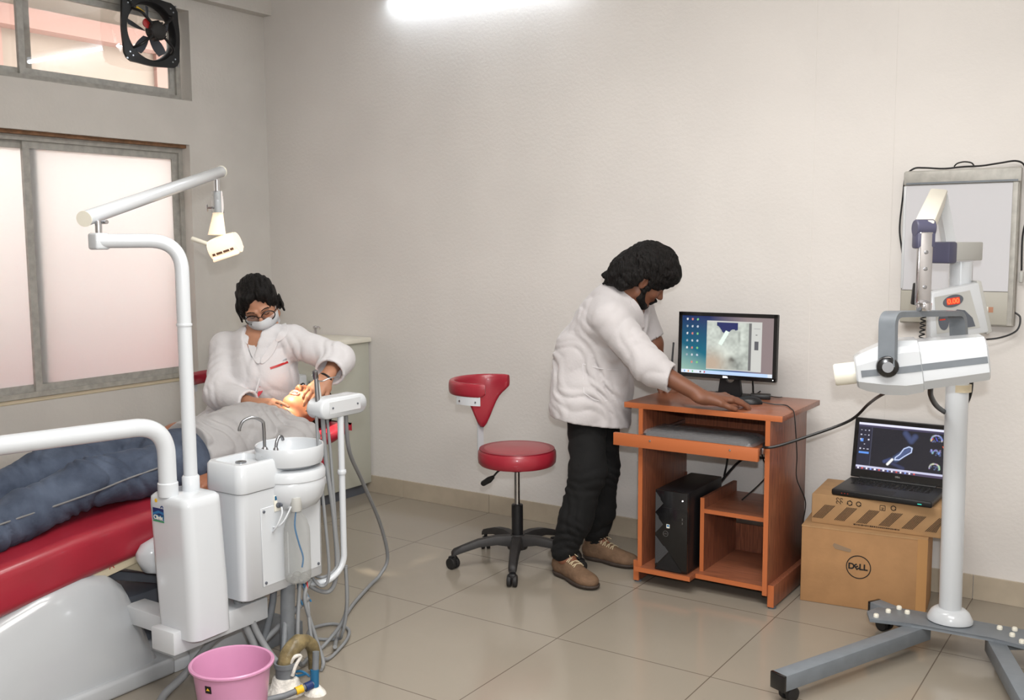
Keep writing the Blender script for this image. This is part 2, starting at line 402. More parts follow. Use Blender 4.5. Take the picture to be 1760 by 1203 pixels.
# outside: the neighbouring passage seen through the glass
struct(MB().bb((-3.6,-7.0,-0.2), (-3.4,2.5,3.3)).build('wall_outside', 'outside_wall', smooth=False))
struct(MB().bb((-3.4,-7.0,-0.3), (-1.19,2.5,-0.2)).build('ground', 'outside_white', smooth=False))
struct(MB().bb((-1.62,-7.0,-0.2), (-1.54,0.6,1.06)).build('pane_tint_wall', 'outside_pink', smooth=False))  # added low wall; its pink tints the lower part of the frosted panes
struct(MB().bb((-3.6,-7.0,3.3), (-2.75,2.5,3.42)).build('trim_5', 'outside_wall', smooth=False))
b = MB(); b.bb((-3.4,-7.0,2.98), (-3.25,2.5,3.12))
for k in range(5): b.bb((-3.40,1.2-1.5*k,2.2), (-3.36,0.98-1.5*k,2.98))
struct(b.build('trim_6', 'outside_rose', smooth=False))
# tube light above the picture's edge on the back wall
t = root('tube_light', 'long glowing white tube light fixed high on the back wall', 'light', (0.58,-0.03,2.81))
MB().bb((-0.06,-0.045,2.80), (1.22,-0.002,2.845), 0.004).build('batten', 'white', t)
MB().cyl((-0.02,-0.062,2.776), (1.18,-0.062,2.776), 0.013).build('fluorescent_tube', 'tube', t)
for xx in (-0.06, 1.18): MB().bb((xx,-0.075,2.772), (xx+0.04,-0.02,2.815), 0.003).build('holder', 'white', t)
# exhaust fan in the upper window
def fan():
    t = root('exhaust_fan', 'black square exhaust fan mounted in the upper window', 'fan', (XL+0.0,-0.81,2.58))
    yc, zc, x = -0.795, 2.585, XL-0.012; h = 0.172; n = 48; R = 0.150
    m = MB(); vs = {}
    outer = []
    for k in range(n):
        a = 2*PI*k/n; c, s_ = math.cos(a), math.sin(a)
        q = max(abs(c), abs(s_)); bulge = 1.0+0.055*abs(math.cos(2*a))**2
        k2 = min(h*bulge/q, h*1.30); outer.append((c*k2, s_*k2))
    secs = []
    for (rad, xx) in (('o', 0.0), ('o', 0.016), (R+0.006, 0.020), (R, 0.014), (R-0.004,-0.03), (R-0.004,-0.035), ('b',-0.035), ('b2', 0.0)):
        sec = []
        for k in range(n):
            a = 2*PI*k/n
            if rad == 'o': y, z = outer[k]
            elif rad in ('b','b2'): y, z = (R+0.004)*math.cos(a), (R+0.004)*math.sin(a)
            else: y, z = rad*math.cos(a), rad*math.sin(a)
            sec.append((x+xx, yc+y, zc+z))
        secs.append(sec)
    m.loft(secs+[secs[0]], caps=False)
    fr = m.build('fan_frame', 'black', t)
    m = MB()
    for sy in (-1,1):
        for sz in (-1,1):
            for (e, g) in ((0.160,0.160), (0.142,0.125), (0.125,0.142)): m.cyl((x+0.014, yc+sy*e, zc+sz*g), (x+0.021, yc+sy*e, zc+sz*g), 0.0045, n=8)
    m.bm.free()
    for sy in (-1,1):
        for sz in (-1,1):
            for (e, g) in ((0.160,0.160), (0.142,0.125), (0.125,0.142)):
                m = MB(); m.cyl((x+0.014, yc+sy*e, zc+sz*g), (x+0.021, yc+sy*e, zc+sz*g), 0.0045, n=8); m.build('screw', 'steel', fr)
    for a in (40, 140, 220, 320):
        m = MB()
        a = math.radians(a); p0 = Vector((x+0.012, yc+0.158*math.cos(a), zc+0.158*math.sin(a))); p1 = Vector((x+0.07, yc+0.048*math.cos(a), zc+0.048*math.sin(a)))
        p = p0+Vector((0.045,0,0)) + (p1-p0)*0.25
        m.tube(bend_path([p0, p, p1+Vector((0,0,0))], 0.03), 0.0075, 8)
        m.build('bracket', 'black', t)
    m = MB(); m.lathe([(0.0,0.0),(0.044,0.0),(0.05,0.01),(0.05,0.05),(0.044,0.06),(0.030,0.068),(0.016,0.07),(0.0,0.072)], (x+0.02,yc,zc), (1,0,0), 24)
    for k in range(12):
        a = 2*PI*k/12; m.box((x+0.055, yc+0.05*math.cos(a), zc+0.05*math.sin(a)), (0.045,0.004,0.008), (a,0,0))
    m.build('motor', 'black_m', t)
    for k in range(5):
        m = MB()
        a0 = 2*PI*k/5+0.35; secs = []
        for j in range(7):
            r = 0.03+0.105*j/6; wv = 0.020+0.036*math.sin(PI*(j+1)/9); tw = math.radians(58-22*j/6)
            er = Vector((0, math.cos(a0), math.sin(a0))); et = Vector((0,-math.sin(a0), math.cos(a0))); ex = Vector((1,0,0))
            d = et*math.cos(tw)+ex*math.sin(tw); nn = d.cross(er)*0.0012; c = Vector((x-0.012,yc,zc))+er*r
            secs.append([c-d*wv/2-nn, c+d*wv/2-nn, c+d*wv/2+nn, c-d*wv/2+nn])
        m.loft(secs); m.build('fan_blade', 'grey_dk', t)
    MB().lathe([(0.0,0),(0.024,0.001),(0.026,0.01),(0.0,0.012)], (x+0.045,yc-0.055,zc+0.03), (1,0,0), 16).build('capacitor', 'redplastic', t)
    MB().tube([(x+0.036, yc-0.105, zc+0.105), (x+0.055, yc-0.075, zc+0.078)], 0.0095, 8).build('tape_band', 'yellow', t)
    MB().tube(smooth_path([(x+0.05,yc-0.06,zc+0.06),(x+0.03,yc-0.12,zc+0.12),(x+0.01,yc-0.19,zc+0.185),(XL-0.02,yc-0.3,zc+0.19),(XL-0.02,yc-0.45,zc+0.178)], 6), 0.004, 6).build('wire', 'black', t)
fan()
# ---------------------------------------------------------------- desk
def desk():
    t = root('computer_desk', 'orange brown wooden computer desk on low side feet', 'desk', (2.05,-0.34,0))
    MB().bb((1.71,-0.575,0.755), (2.39,-0.10,0.777), 0.002).build('desktop', 'wood_h', t)
    MB().bb((1.709,-0.578,0.7545), (2.391,-0.574,0.7775), 0.001).build('edge_band', 'wood_edge', t)
    for x in (1.778, 2.325):
        o = MB().bb((x,-0.575,0.055), (x+0.018,-0.125,0.755), 0.001).build('side_panel', 'wood', t)
        MB().bb((x-0.0005,-0.578,0.055), (x+0.0185,-0.5745,0.755)).build('edge_band', 'wood_edge', o)
    for x in (1.752, 2.343):
        o = MB().bb((x,-0.562,0.008), (x+0.024,-0.112,0.095), 0.001).build('foot', 'wood', t)
        MB().bb((x-0.0005,-0.565,0.008), (x+0.0245,-0.5615,0.0955)).build('edge_band', 'wood_edge', o)
        for y in (-0.545,-0.13): MB().cyl((x+0.012,y,0), (x+0.012,y,0.009), 0.016, n=16).build('glide', 'grey_dk', o)
    MB().bb((1.796,-0.150,0.60), (2.325,-0.135,0.755)).build('modesty_panel', 'wood', t)
    # bottom shelf in two depths
    o = MB().bb((1.796,-0.60,0.062), (2.028,-0.13,0.08)).build('tower_shelf', 'wood_h', t)
    MB().bb((1.775,-0.604,0.0615), (2.028,-0.600,0.0805)).build('edge_band', 'wood_edge', o)
    o = MB().bb((2.029,-0.545,0.062), (2.325,-0.13,0.08)).build('lower_shelf', 'wood_h', t)
    MB().bb((2.029,-0.549,0.0615), (2.325,-0.545,0.0805)).build('edge_band', 'wood_edge', o)
    o = MB().bb((2.028,-0.50,0.08), (2.044,-0.14,0.392)).build('divider', 'wood', t)
    MB().bb((2.0275,-0.504,0.08), (2.0445,-0.50,0.3925)).build('edge_band', 'wood_edge', o)
    o = MB().bb((2.044,-0.50,0.330), (2.325,-0.14,0.346)).build('middle_shelf', 'wood_h', t)
    MB().bb((2.044,-0.504,0.3295), (2.325,-0.50,0.3465)).build('edge_band', 'wood_edge', o)
    MB().bb((2.044,-0.142,0.08), (2.325,-0.130,0.20)).build('back_rail', 'wood', t)
    MB().bb((1.778,-0.137,0.34), (1.80,-0.125,0.40)).build('back_rail', 'wood', t)
    tr = MB().bb((1.81,-0.62,0.622), (2.312,-0.19,0.636)).build('keyboard_tray', 'wood_h', t)
    MB().bb((1.690,-0.638,0.602), (2.318,-0.620,0.654), 0.001).build('tray_front', 'wood_edge', tr)
    for x in (1.86, 2.205): MB().lathe([(0.0,0.004),(0.004,0.003),(0.005,0.0)], (x,-0.638,0.636), (0,-1,0), 10).build('screw', 'chrome', tr)
    for x in (1.7965, 2.3135): MB().bb((x,-0.60,0.626), (x+0.011,-0.17,0.650), 0.001).build('slide_rail', 'steel', tr)
    return t
desk()
# keyboard still wrapped in clear plastic on the tray
t = root('keyboard', 'black keyboard wrapped in crinkled clear plastic on the desk tray', 'keyboard', (2.03,-0.48,0.636))
b = MB(); rz = Matrix.Translation((2.02,-0.475,0.636)) @ Matrix.Rotation(0.0,4,'Z'); b.M = rz
b.box((0,0,0.010), (0.44,0.145,0.018), None, 0.004); b.build('keyboard_body', 'black_m', t)
b = MB(rz)
for r in range(5):
    for k in range(20): b.box((-0.205+k*0.0215, 0.052-r*0.023, 0.021), (0.0185,0.019,0.006), None, 0.0015, 1)
b.build('keys', 'black_g', t)
b = MB(rz); random.seed(4)
nx, ny = 46, 18; vs = []
for j in range(ny):
    row = []
    for i in range(nx):
        u, v = i/(nx-1)*2-1, j/(ny-1)*2-1
        e = max(abs(u)**14, abs(v)**8); z = 0.031*(1-e)+0.003+random.uniform(-1,1)*0.0022*(1-e*0.4)
        row.append(b.bm.verts.new((u*0.248+random.uniform(-1,1)*0.001, v*0.098, max(z,0.0015))))
    vs.append(row)
for j in range(ny-1):
    for i in range(nx-1): b.bm.faces.new((vs[j][i], vs[j][i+1], vs[j+1][i+1], vs[j+1][i]))
b._t([v for r in vs for v in r])
mm = bpy.data.materials.new('wrap_film'); mm.use_nodes = True; tt = mm.node_tree; tt.nodes.clear()
o_ = tt.nodes.new('ShaderNodeOutputMaterial'); a_ = tt.nodes.new('ShaderNodeBsdfTransparent'); p_ = tt.nodes.new('ShaderNodeBsdfPrincipled')
p_.inputs['Base Color'].default_value = lin((170,170,172)); p_.inputs['Roughness'].default_value = 0.18; x_ = tt.nodes.new('ShaderNodeMixShader'); x_.inputs[0].default_value = 0.32
tt.links.new(a_.outputs[0], x_.inputs[1]); tt.links.new(p_.outputs[0], x_.inputs[2]); tt.links.new(x_.outputs[0], o_.inputs[0])
b.build('plastic_wrap', mm, t)
# computer tower
def tower():
    t = root('computer_tower', 'black computer tower standing on the low shelf of the desk', 'computer', (1.935,-0.41,0.08))
    x0, x1, y0, y1, z0, z1 = 1.862, 2.008, -0.588, -0.225, 0.084, 0.424
    MB().bb((x0,y0+0.012,z0), (x1,y1,z1), 0.004).build('case', 'black', t)
    f = MB().bb((x0,y0,z0), (x1,y0+0.013,z1), 0.004).build('front_panel', 'black_g', t)
    M = frame((x0,y0-0.0006,z0), (1,0,0), z=(0,-1,0)); M = frame((x0,y0-0.0004,z0), (1,0,0), y=(0,0,1))
    def dots(poly, nm):
        b = MB(M)
        def inside(p):
            c = False; n = len(poly)
            for i in range(n):
                (ax, ay), (bx_, by_) = poly[i], poly[(i+1)%n]
                if (ay > p[1]) != (by_ > p[1]) and p[0] < (bx_-ax)*(p[1]-ay)/(by_-ay)+ax: c = not c
            return c
        k = 0; y = 0.006
        while y < 0.335:
            x = 0.004+(0.0028 if k % 2 else 0)
            while x < 0.08:
                if inside((x,y)): b.box((x,y,0.0006), (0.0036,0.0036,0.0014), (0,0,PI/4))
                x += 0.0056
            y += 0.0032; k += 1
        b.build(nm, 'grille', f, smooth=False)
    dots([(0.0,0.335),(0.0,0.243),(0.038,0.285)], 'grille'); dots([(0.0,0.243),(0.0,0.150),(0.038,0.195)], 'grille'); dots([(0.0,0.148),(0.0,0.015),(0.062,0.082)], 'grille')
    b = MB(M); b.prism([(0.0,0.0),(0.065,0.078),(0.12,0.01),(0.12,0.0)], 0.001); b.build('facet', 'black', f)
    MB(M).box((0.060,0.191,0.001), (0.014,0.016,0.001)).build('sticker', 'label_w', f)
    MB(M).box((0.0605,0.193,0.0017), (0.010,0.008,0.0008)).build('sticker_print', 'blue', f)
    b = MB(M); b.tube([(0.050+0.0115*math.cos(2*PI*k/24), 0.158+0.0115*math.sin(2*PI*k/24), 0.0012) for k in range(24)], 0.0010, 6, closed=True); b.build('badge_ring', 'steel', f)
    text('DELL', 0.0075, M @ Matrix.Translation((0.050,0.158,0.0012)), 'steel', 'badge_letters', f)
    MB(M).cyl((0.124,0.306,0), (0.124,0.306,0.0015), 0.003, n=12).build('power_light', 'led_w', f)
    for y in (0.212,0.228): MB(M).box((0.124,y,0.0008), (0.004,0.009,0.001)).build('port', 'steel', f)
    MB(M).box((0.072,0.268,0.0004), (0.082,0.0008,0.0006)).build('drive_seam', 'black_m', f)
tower()
# ---------------------------------------------------------------- monitor
def xray_img(H=130, Wd=210):
    im = np.zeros((H, Wd, 3)); y, x = np.mgrid[0:1:H*1j, 0:1:Wd*1j]
    top = l3((20,35,90)); teal = l3((20,110,130)); pale = l3((150,185,170))
    t1 = np.clip(y*1.3+(0.3-x)*0.2, 0, 1)[...,None]
    im[:] = top*(1-t1)+teal*t1
    g = np.clip((y-0.55)*2.2-(x-0.1)*1.6, 0, 1)[...,None]; im[:] = im*(1-g)+pale*g
    gr = np.clip((x-0.35)*2.4-(y-0.4)*0.3, 0, 1)[...,None]; im[:] = im*(1-gr)+l3((140,125,125))*gr
    rb = (np.clip(1-abs(x-0.62)/0.3,0,1)*np.clip(1-abs(y-0.96)/0.14,0,1))[...,None]; im[:] = im*(1-rb)+l3((30,60,140))*rb
    # window with the radiograph
    def rect(a, b_, c, d, col): im[(x>=a)&(x<b_)&(y>=c)&(y<d)] = l3(col)
    rect(0.28,0.88,0.07,0.92,(205,205,200)); 
    X = (x-0.28)/0.45; Y = (y-0.10)/0.80
    inb = (X>=0)&(X<=1.08)&(Y>=0)&(Y<=1.0)
    rng = np.random.RandomState(3)
    def noise(s):
        gy, gx = int(H/s)+3, int(Wd/s)+3; g_ = rng.rand(gy, gx); yy = y*(gy-2); xx = x*(gx-2)
        iy, ix = yy.astype(int), xx.astype(int); fy, fx = yy-iy, xx-ix
        return g_[iy,ix]*(1-fy)*(1-fx)+g_[iy+1,ix]*fy*(1-fx)+g_[iy,ix+1]*(1-fy)*fx+g_[iy+1,ix+1]*fy*fx
    base = 0.62+0.16*(noise(16)-0.5)+0.22*(noise(5)-0.5)
    def blob(cx, cy, rx, ry, a=0): 
        dx, dy = X-cx, Y-cy; u = dx*math.cos(a)+dy*math.sin(a); v = -dx*math.sin(a)+dy*math.cos(a)
        return np.exp(-((u/rx)**2+(v/ry)**2))
    base = base+0.22*blob(0.85,0.25,0.10,0.35)+0.16*blob(0.15,0.2,0.2,0.2)-0.35*blob(0.80,0.30,0.03,0.14)+0.18*blob(0.3,0.5,0.25,0.12,0.6)
    base = base-0.45*blob(0.62,0.78,0.07,0.06)-0.3*blob(0.75,0.9,0.14,0.12)+0.2*blob(0.5,0.62,0.16,0.14)
    rgb = np.clip(base,0.03,1)[...,None]*l3((225,232,222))
    dk = (Y<0.19-0.55*np.clip(0.38-X,0,1)+0.05*np.sin(X*17)-0.9*np.clip(X-0.70,0,1))&(X>0.24)&(X<0.76); rgb[dk] = l3((30,40,95))
    tn = np.clip(blob(0.12,0.9,0.34,0.25)*1.1,0,1)[...,None]; rgb = rgb*(1-tn)+l3((190,170,150))*tn
    a = math.radians(28); u = (X-0.42)*math.cos(a)+(Y-0.33)*1.15*math.sin(a); v = -(X-0.42)*math.sin(a)+(Y-0.33)*1.15*math.cos(a)
    imp = (abs(u)<0.055-0.012*np.sin(v*90)**2)&(abs(v)<0.19); rgb[imp] = l3((235,250,238))
    im[inb] = rgb[inb]
    im[(X>1.02)&(X<1.08)&inb] = l3((110,110,110))
    rect(0.80,0.845,0.40,0.55,(90,90,95)); rect(0.81,0.83,0.28,0.30,(120,120,120)); rect(0.79,0.86,0.18,0.19,(150,150,150))
    rect(0,1,0.945,1.01,(225,235,250)); rect(0.25,0.95,0.945,1.01,(190,215,250))
    for k in range(6): rect(0.03+k*0.045,0.045+k*0.045,0.96,0.985,[(120,170,230),(240,160,80),(110,190,120),(230,230,230),(90,90,90),(200,80,70)][k])
    for r in range(7):
        for c in range(3):
            if r < 6 or c > 0:
                cx, cy = 0.06+c*0.058, 0.06+r*0.125
                col = [(225,225,225),(190,200,215),(215,130,120),(160,170,180),(130,200,130),(200,205,210)][(r*3+c*2)%6]
                im[((x-cx)/0.011)**2+((y-cy)/0.02)**2 < 1] = l3(col)
    return im
def monitor():
    t = root('monitor', 'black flat monitor on the desk showing a dental radiograph', 'monitor', (2.05,-0.24,0.777))
    W_, H_ = 0.440, 0.283
    c = Vector((2.033,-0.262,1.002)); tl = 0.035
    xv = Vector((math.cos(0.02), math.sin(0.02), 0)); zv = Vector((0.0, math.sin(tl), math.cos(tl)))
    M = frame(c, xv, y=zv)       # local z towards the viewer (-Y)
    b = MB(M); b.box((0,0,-0.012), (W_,H_,0.024), None, 0.004); b.box((0,0,-0.03), (W_*0.8,H_*0.75,0.03), None, 0.01); b.build('display_housing', 'black', t)
    b = MB(M)
    for (cx, cy, sx, sy) in ((0,H_/2-0.008,W_,0.016),(0,-H_/2+0.009,W_,0.018),(-W_/2+0.008,0,0.016,H_),(W_/2-0.008,0,0.016,H_)): b.box((cx,cy,0.0015), (sx,sy,0.004), None, 0.001, 1)
    b.build('bezel', 'black_g', t)
    screen('screen', M @ Matrix.Translation((0,0.001,0.0008)), W_-0.032, H_-0.034, xray_img(), t, 0.85)
    text('DELL', 0.010, M @ Matrix.Translation((0.0,-H_/2+0.009,0.004)), 'led_w', 'maker_badge', t, bold=0.0004)
    MB(M).cyl((W_/2-0.012,-H_/2+0.009,0.0034), (W_/2-0.012,-H_/2+0.009,0.0044), 0.002, n=10).build('power_light', 'led_w', t)
    # neck with a round opening, and base plate
    Mn = frame((2.045,-0.232,0.777), (1,0,0), y=(0,0,1)); n = 32; hole = []; outer = []
    for k in range(n):
        a = 2*PI*k/n; cc, ss = math.cos(a), math.sin(a); hole.append((0.021*cc, 0.088+0.021*ss))
        wx = 0.040; s_ = min((0.044 if ss*0.07 < 0 else 0.040)/max(abs(cc),1e-6), (0.088 if ss < 0 else 0.075)/max(abs(ss),1e-6)); yy = 0.088+s_*ss; outer.append((s_*cc*(1.0+0.25*max(0,(0.088-yy)/0.088)), yy))
    b = MB(Mn); b.loft([[(p[0],p[1],z) for p in poly] for poly, z in ((hole,0.0),(outer,0.0),(outer,0.016),(hole,0.016),(hole,0.0))], caps=False); b.build('stand_neck', 'black', t)
    b = MB(); b.box((2.045,-0.235,0.783), (0.20,0.16,0.011), None, 0.005); b.build('stand_base', 'black', t)
    b = MB(); b.tube(smooth_path([(1.985,-0.22,0.90),(2.0,-0.2,0.86),(2.03,-0.16,0.80),(2.05,-0.12,0.79)],6),0.0035,8); b.tube(smooth_path([(2.10,-0.22,0.885),(2.125,-0.2,0.865),(2.12,-0.17,0.83),(2.118,-0.15,0.785),(2.12,-0.08,0.79)],6),0.0035,8)
    b.build('cable', 'black', t)
monitor()
# mouse and sensor pad
t = root('mouse', 'black mouse under the hand of the bending man', 'mouse', (2.185,-0.30,0.777))
b = MB(frame((2.172,-0.345,0.777), (0.96,0.28,0), z=(0,0,1))); b.sphere((0,0,0.004), 0.03, 1.75, 1.05, 0.95, 24, 14)
b.build('mouse_body', 'black', t)
MB().tube(smooth_path([(2.222,-0.33,0.785),(2.27,-0.33,0.781),(2.32,-0.33,0.781),(2.365,-0.40,0.781),(2.392,-0.45,0.779),(2.402,-0.46,0.74),(2.40,-0.42,0.60),(2.395,-0.40,0.50),(2.42,-0.36,0.40),(2.40,-0.32,0.30),(2.385,-0.25,0.22),(2.395,-0.12,0.14),(2.40,-0.03,0.12)],8),0.0022,6).build('cable', 'black', t)
t = root('sensor_box', 'small flat black box beside the mouse on the desktop', 'device', (2.17,-0.24,0.777))
MB(frame((2.165,-0.20,0.777), (0.95,0.3,0), z=(0,0,1))).box((0,0,0.011), (0.085,0.05,0.020), None, 0.004).build('housing', 'black', t)
MB().tube(smooth_path([(2.20,-0.185,0.79),(2.23,-0.17,0.785),(2.235,-0.13,0.781)],6),0.002,6).build('cable', 'black', t)
# cables behind the desk
b = MB()
b.tube(smooth_path([(1.60,-0.03,0.99),(1.61,-0.04,0.9),(1.66,-0.05,0.75),(1.64,-0.06,0.6),(1.66,-0.05,0.45),(1.70,-0.05,0.30),(1.715,-0.04,0.12)],8),0.0045,8)
tag(b.build('power_cable', 'black', origin=(1.66,-0.04,0.0)), 'black cable hanging down the wall left of the desk', 'cable', 'black cables around the desk')
b = MB(); b.tube(smooth_path([(1.68,-0.03,0.98),(1.685,-0.05,0.85),(1.72,-0.05,0.79),(1.86,-0.06,0.66),(1.95,-0.07,0.56),(1.99,-0.12,0.49),(2.0,-0.18,0.415)],8),0.0045,8)
tag(b.build('power_cable', 'black', origin=(1.7,-0.05,0.4)), 'black cable running down behind the desktop to the computer tower', 'cable', 'black cables around the desk')
b = MB(); b.tube(smooth_path([(1.97,-0.212,0.36),(2.05,-0.10,0.48),(2.16,-0.08,0.50),(2.24,-0.30,0.60),(2.29,-0.48,0.645),(2.332,-0.60,0.655),(2.38,-0.60,0.665),(2.47,-0.55,0.70),(2.62,-0.50,0.77),(2.72,-0.62,0.86),(2.84,-0.95,0.945),(2.93,-1.1,1.00)],10),0.0055,8)
tag(b.build('power_cable', 'black', origin=(2.3,-0.5,0.6)), 'thick black cable stretching from the desk to the dental x-ray head', 'cable', 'black cables around the desk')
b = MB(); b.tube(smooth_path([(2.14,-0.15,0.60),(2.145,-0.10,0.50),(2.16,-0.08,0.42),(2.13,-0.3,0.352)],8),0.003,6)
tag(b.build('data_cable', 'black', origin=(2.14,-0.1,0.4)), 'thin black cable dropping onto the middle shelf of the desk', 'cable', 'black cables around the desk')
b = MB(); b.tube(smooth_path([(2.18,-0.128,0.32),(2.20,-0.06,0.27),(2.17,-0.05,0.20),(2.12,-0.06,0.22),(2.09,-0.05,0.25)],8),0.003,6); b.tube(smooth_path([(2.10,-0.06,0.22),(2.2,-0.05,0.215),(2.3,-0.05,0.19)],8),0.002,6)
tag(b.build('data_cable', 'black', origin=(2.15,-0.05,0.2)), 'loop of thin black cable behind the lower shelf of the desk', 'cable', 'black cables around the desk')
# ---------------------------------------------------------------- cardboard boxes and laptop
def carton():
    Mb = Matrix.Translation((2.420,-0.400,0)) @ Matrix.Rotation(0.12,4,'Z')
    t = root('cardboard_box', 'large brown cardboard box on the floor with a round printed logo', 'box', (2.421,-0.392,0), 'stacked cardboard boxes')
    W_, D_, H_ = 0.470, 0.27, 0.312
    b = MB(Mb); b.bb((0,0,0), (W_,D_,H_), 0.004); c = b.build('carton', 'card', t)
    b = MB(Mb); b.bb((0.0,-0.001,H_-0.004), (W_,D_+0.001,H_+0.0012)); b.build('flap', 'card2', t)
    b = MB(Mb); b.bb((W_-0.035,-0.0012,0.0), (W_+0.0012,0.0,H_)); b.build('tape', 'cardtape', t)
    Mf = Mb @ frame((0.222,-0.0008,0.170), (1,0,0), y=(0,0,1))
    b = MB(Mf); n = 48
    b.loft([[(r*math.cos(2*PI*k/n), r*math.sin(2*PI*k/n), z) for k in range(n)] for r, z in ((0.047,0),(0.0435,0),(0.0435,0.0008),(0.047,0.0008),(0.047,0))], caps=False); b.build('logo_ring', 'ink_bk', c)
    text('D', 0.033, Mf @ Matrix.Translation((-0.027,0,0)), 'ink_bk', 'logo_letters', c, bold=0.0012)
    text('E', 0.030, Mf @ Matrix.Translation((-0.007,-0.001,0)) @ Matrix.Rotation(0.6,4,'Z'), 'ink_bk', 'logo_letters', c, bold=0.0012)
    text('LL', 0.033, Mf @ Matrix.Translation((0.018,0,0)), 'ink_bk', 'logo_letters', c, bold=0.0012)
    b = MB(Mf); b.prism([(-0.09,0.062),(-0.035,0.055),(-0.03,0.06),(-0.03,0.068),(-0.095,0.085),(-0.10,0.075)],0.0003); b.build('handle_mark', 'ink_gy', c)
carton()
def carton2():
    Mb = Matrix.Translation((2.441,-0.345,0.3135)) @ Matrix.Rotation(0.08,4,'Z')
    t = root('cardboard_box', 'flat striped cardboard box lying on the larger box, under the laptop', 'box', (2.453,-0.372,0.3135), 'stacked cardboard boxes')
    W_, D_, H_ = 0.500, 0.29, 0.120
    b = MB(Mb); b.bb((0,0,0), (W_,D_,H_), 0.004); c = b.build('carton', 'card2', t)
    Mf = Mb @ frame((0,-0.0008,0), (1,0,0), y=(0,0,1))
    b = MB(Mf)
    for k in range(-1, 8):
        for j in range(7):
            x0 = 0.004+k*0.085+j*0.0060; y0, y1 = 0.022, 0.080
            pts = []
            for (yy, dx) in ((y0,0),(y0,0.0030),(y1,0.0030),(y1,0)):
                xx = x0+dx+(yy-y0)*0.85; pts.append((min(max(xx,0.002),W_-0.002), yy))
            if pts[2][0]-pts[0][0] > 0.01: b.prism(pts, 0.0005)
    b.build('printed_stripes', 'ink', c, smooth=False)
    b = MB(Mf); xq = 0.165; rq = random.Random(2)
    while xq < 0.335:
        wq = rq.uniform(0.002,0.006); b.box((xq+wq/2,0.0145,0.0003),(wq,rq.uniform(0.003,0.006),0.0005)); xq += wq+rq.uniform(0.001,0.0025)
    tag(b.build('printed_caption', 'ink', c, smooth=False), kind='stuff')
    b = MB(Mf)
    def sq(cx, cy, s):
        for (a, d, w_, h_) in ((0,s,2*s,0.0018),(0,-s,2*s,0.0018),(s,0,0.0018,2*s),(-s,0,0.0018,2*s)): b.box((cx+a,cy+d,0.0004), (w_,h_,0.0006))
    sq(0.272,0.094,0.0095); b.box((0.272,0.094,0.0004), (0.010,0.002,0.0006)); b.box((0.272,0.089,0.0004), (0.007,0.002,0.0006))
    for cx in (0.108,):
        for (a, d) in ((-0.007,0.007),(0.007,0.007),(-0.007,-0.006),(0.007,-0.006)): b.tube([(cx+a+0.005*math.cos(q), 0.102+d+0.005*math.sin(q), 0.0004) for q in [PI/4*i for i in range(7)]], 0.0011, 6)
    for cx, gap in ((0.148,3), (0.182,1), (0.312,1)):
        for g in range(gap):
            a0 = 2*PI*g/gap; b.tube([(cx+0.009*math.cos(a0+q), 0.098+0.009*math.sin(a0+q), 0.0004) for q in [i*(2*PI/gap-0.7)/8 for i in range(9)]], 0.0016, 6)
            q = a0+(2*PI/gap-0.7); b.prism([(cx+0.013*math.cos(q),0.098+0.013*math.sin(q)),(cx+0.005*math.cos(q),0.098+0.005*math.sin(q)),(cx+0.0095*math.cos(q+0.55),0.098+0.0095*math.sin(q+0.55))],0.0006)
    b.build('handling_symbols', 'ink_bk', c, smooth=False)
carton2()
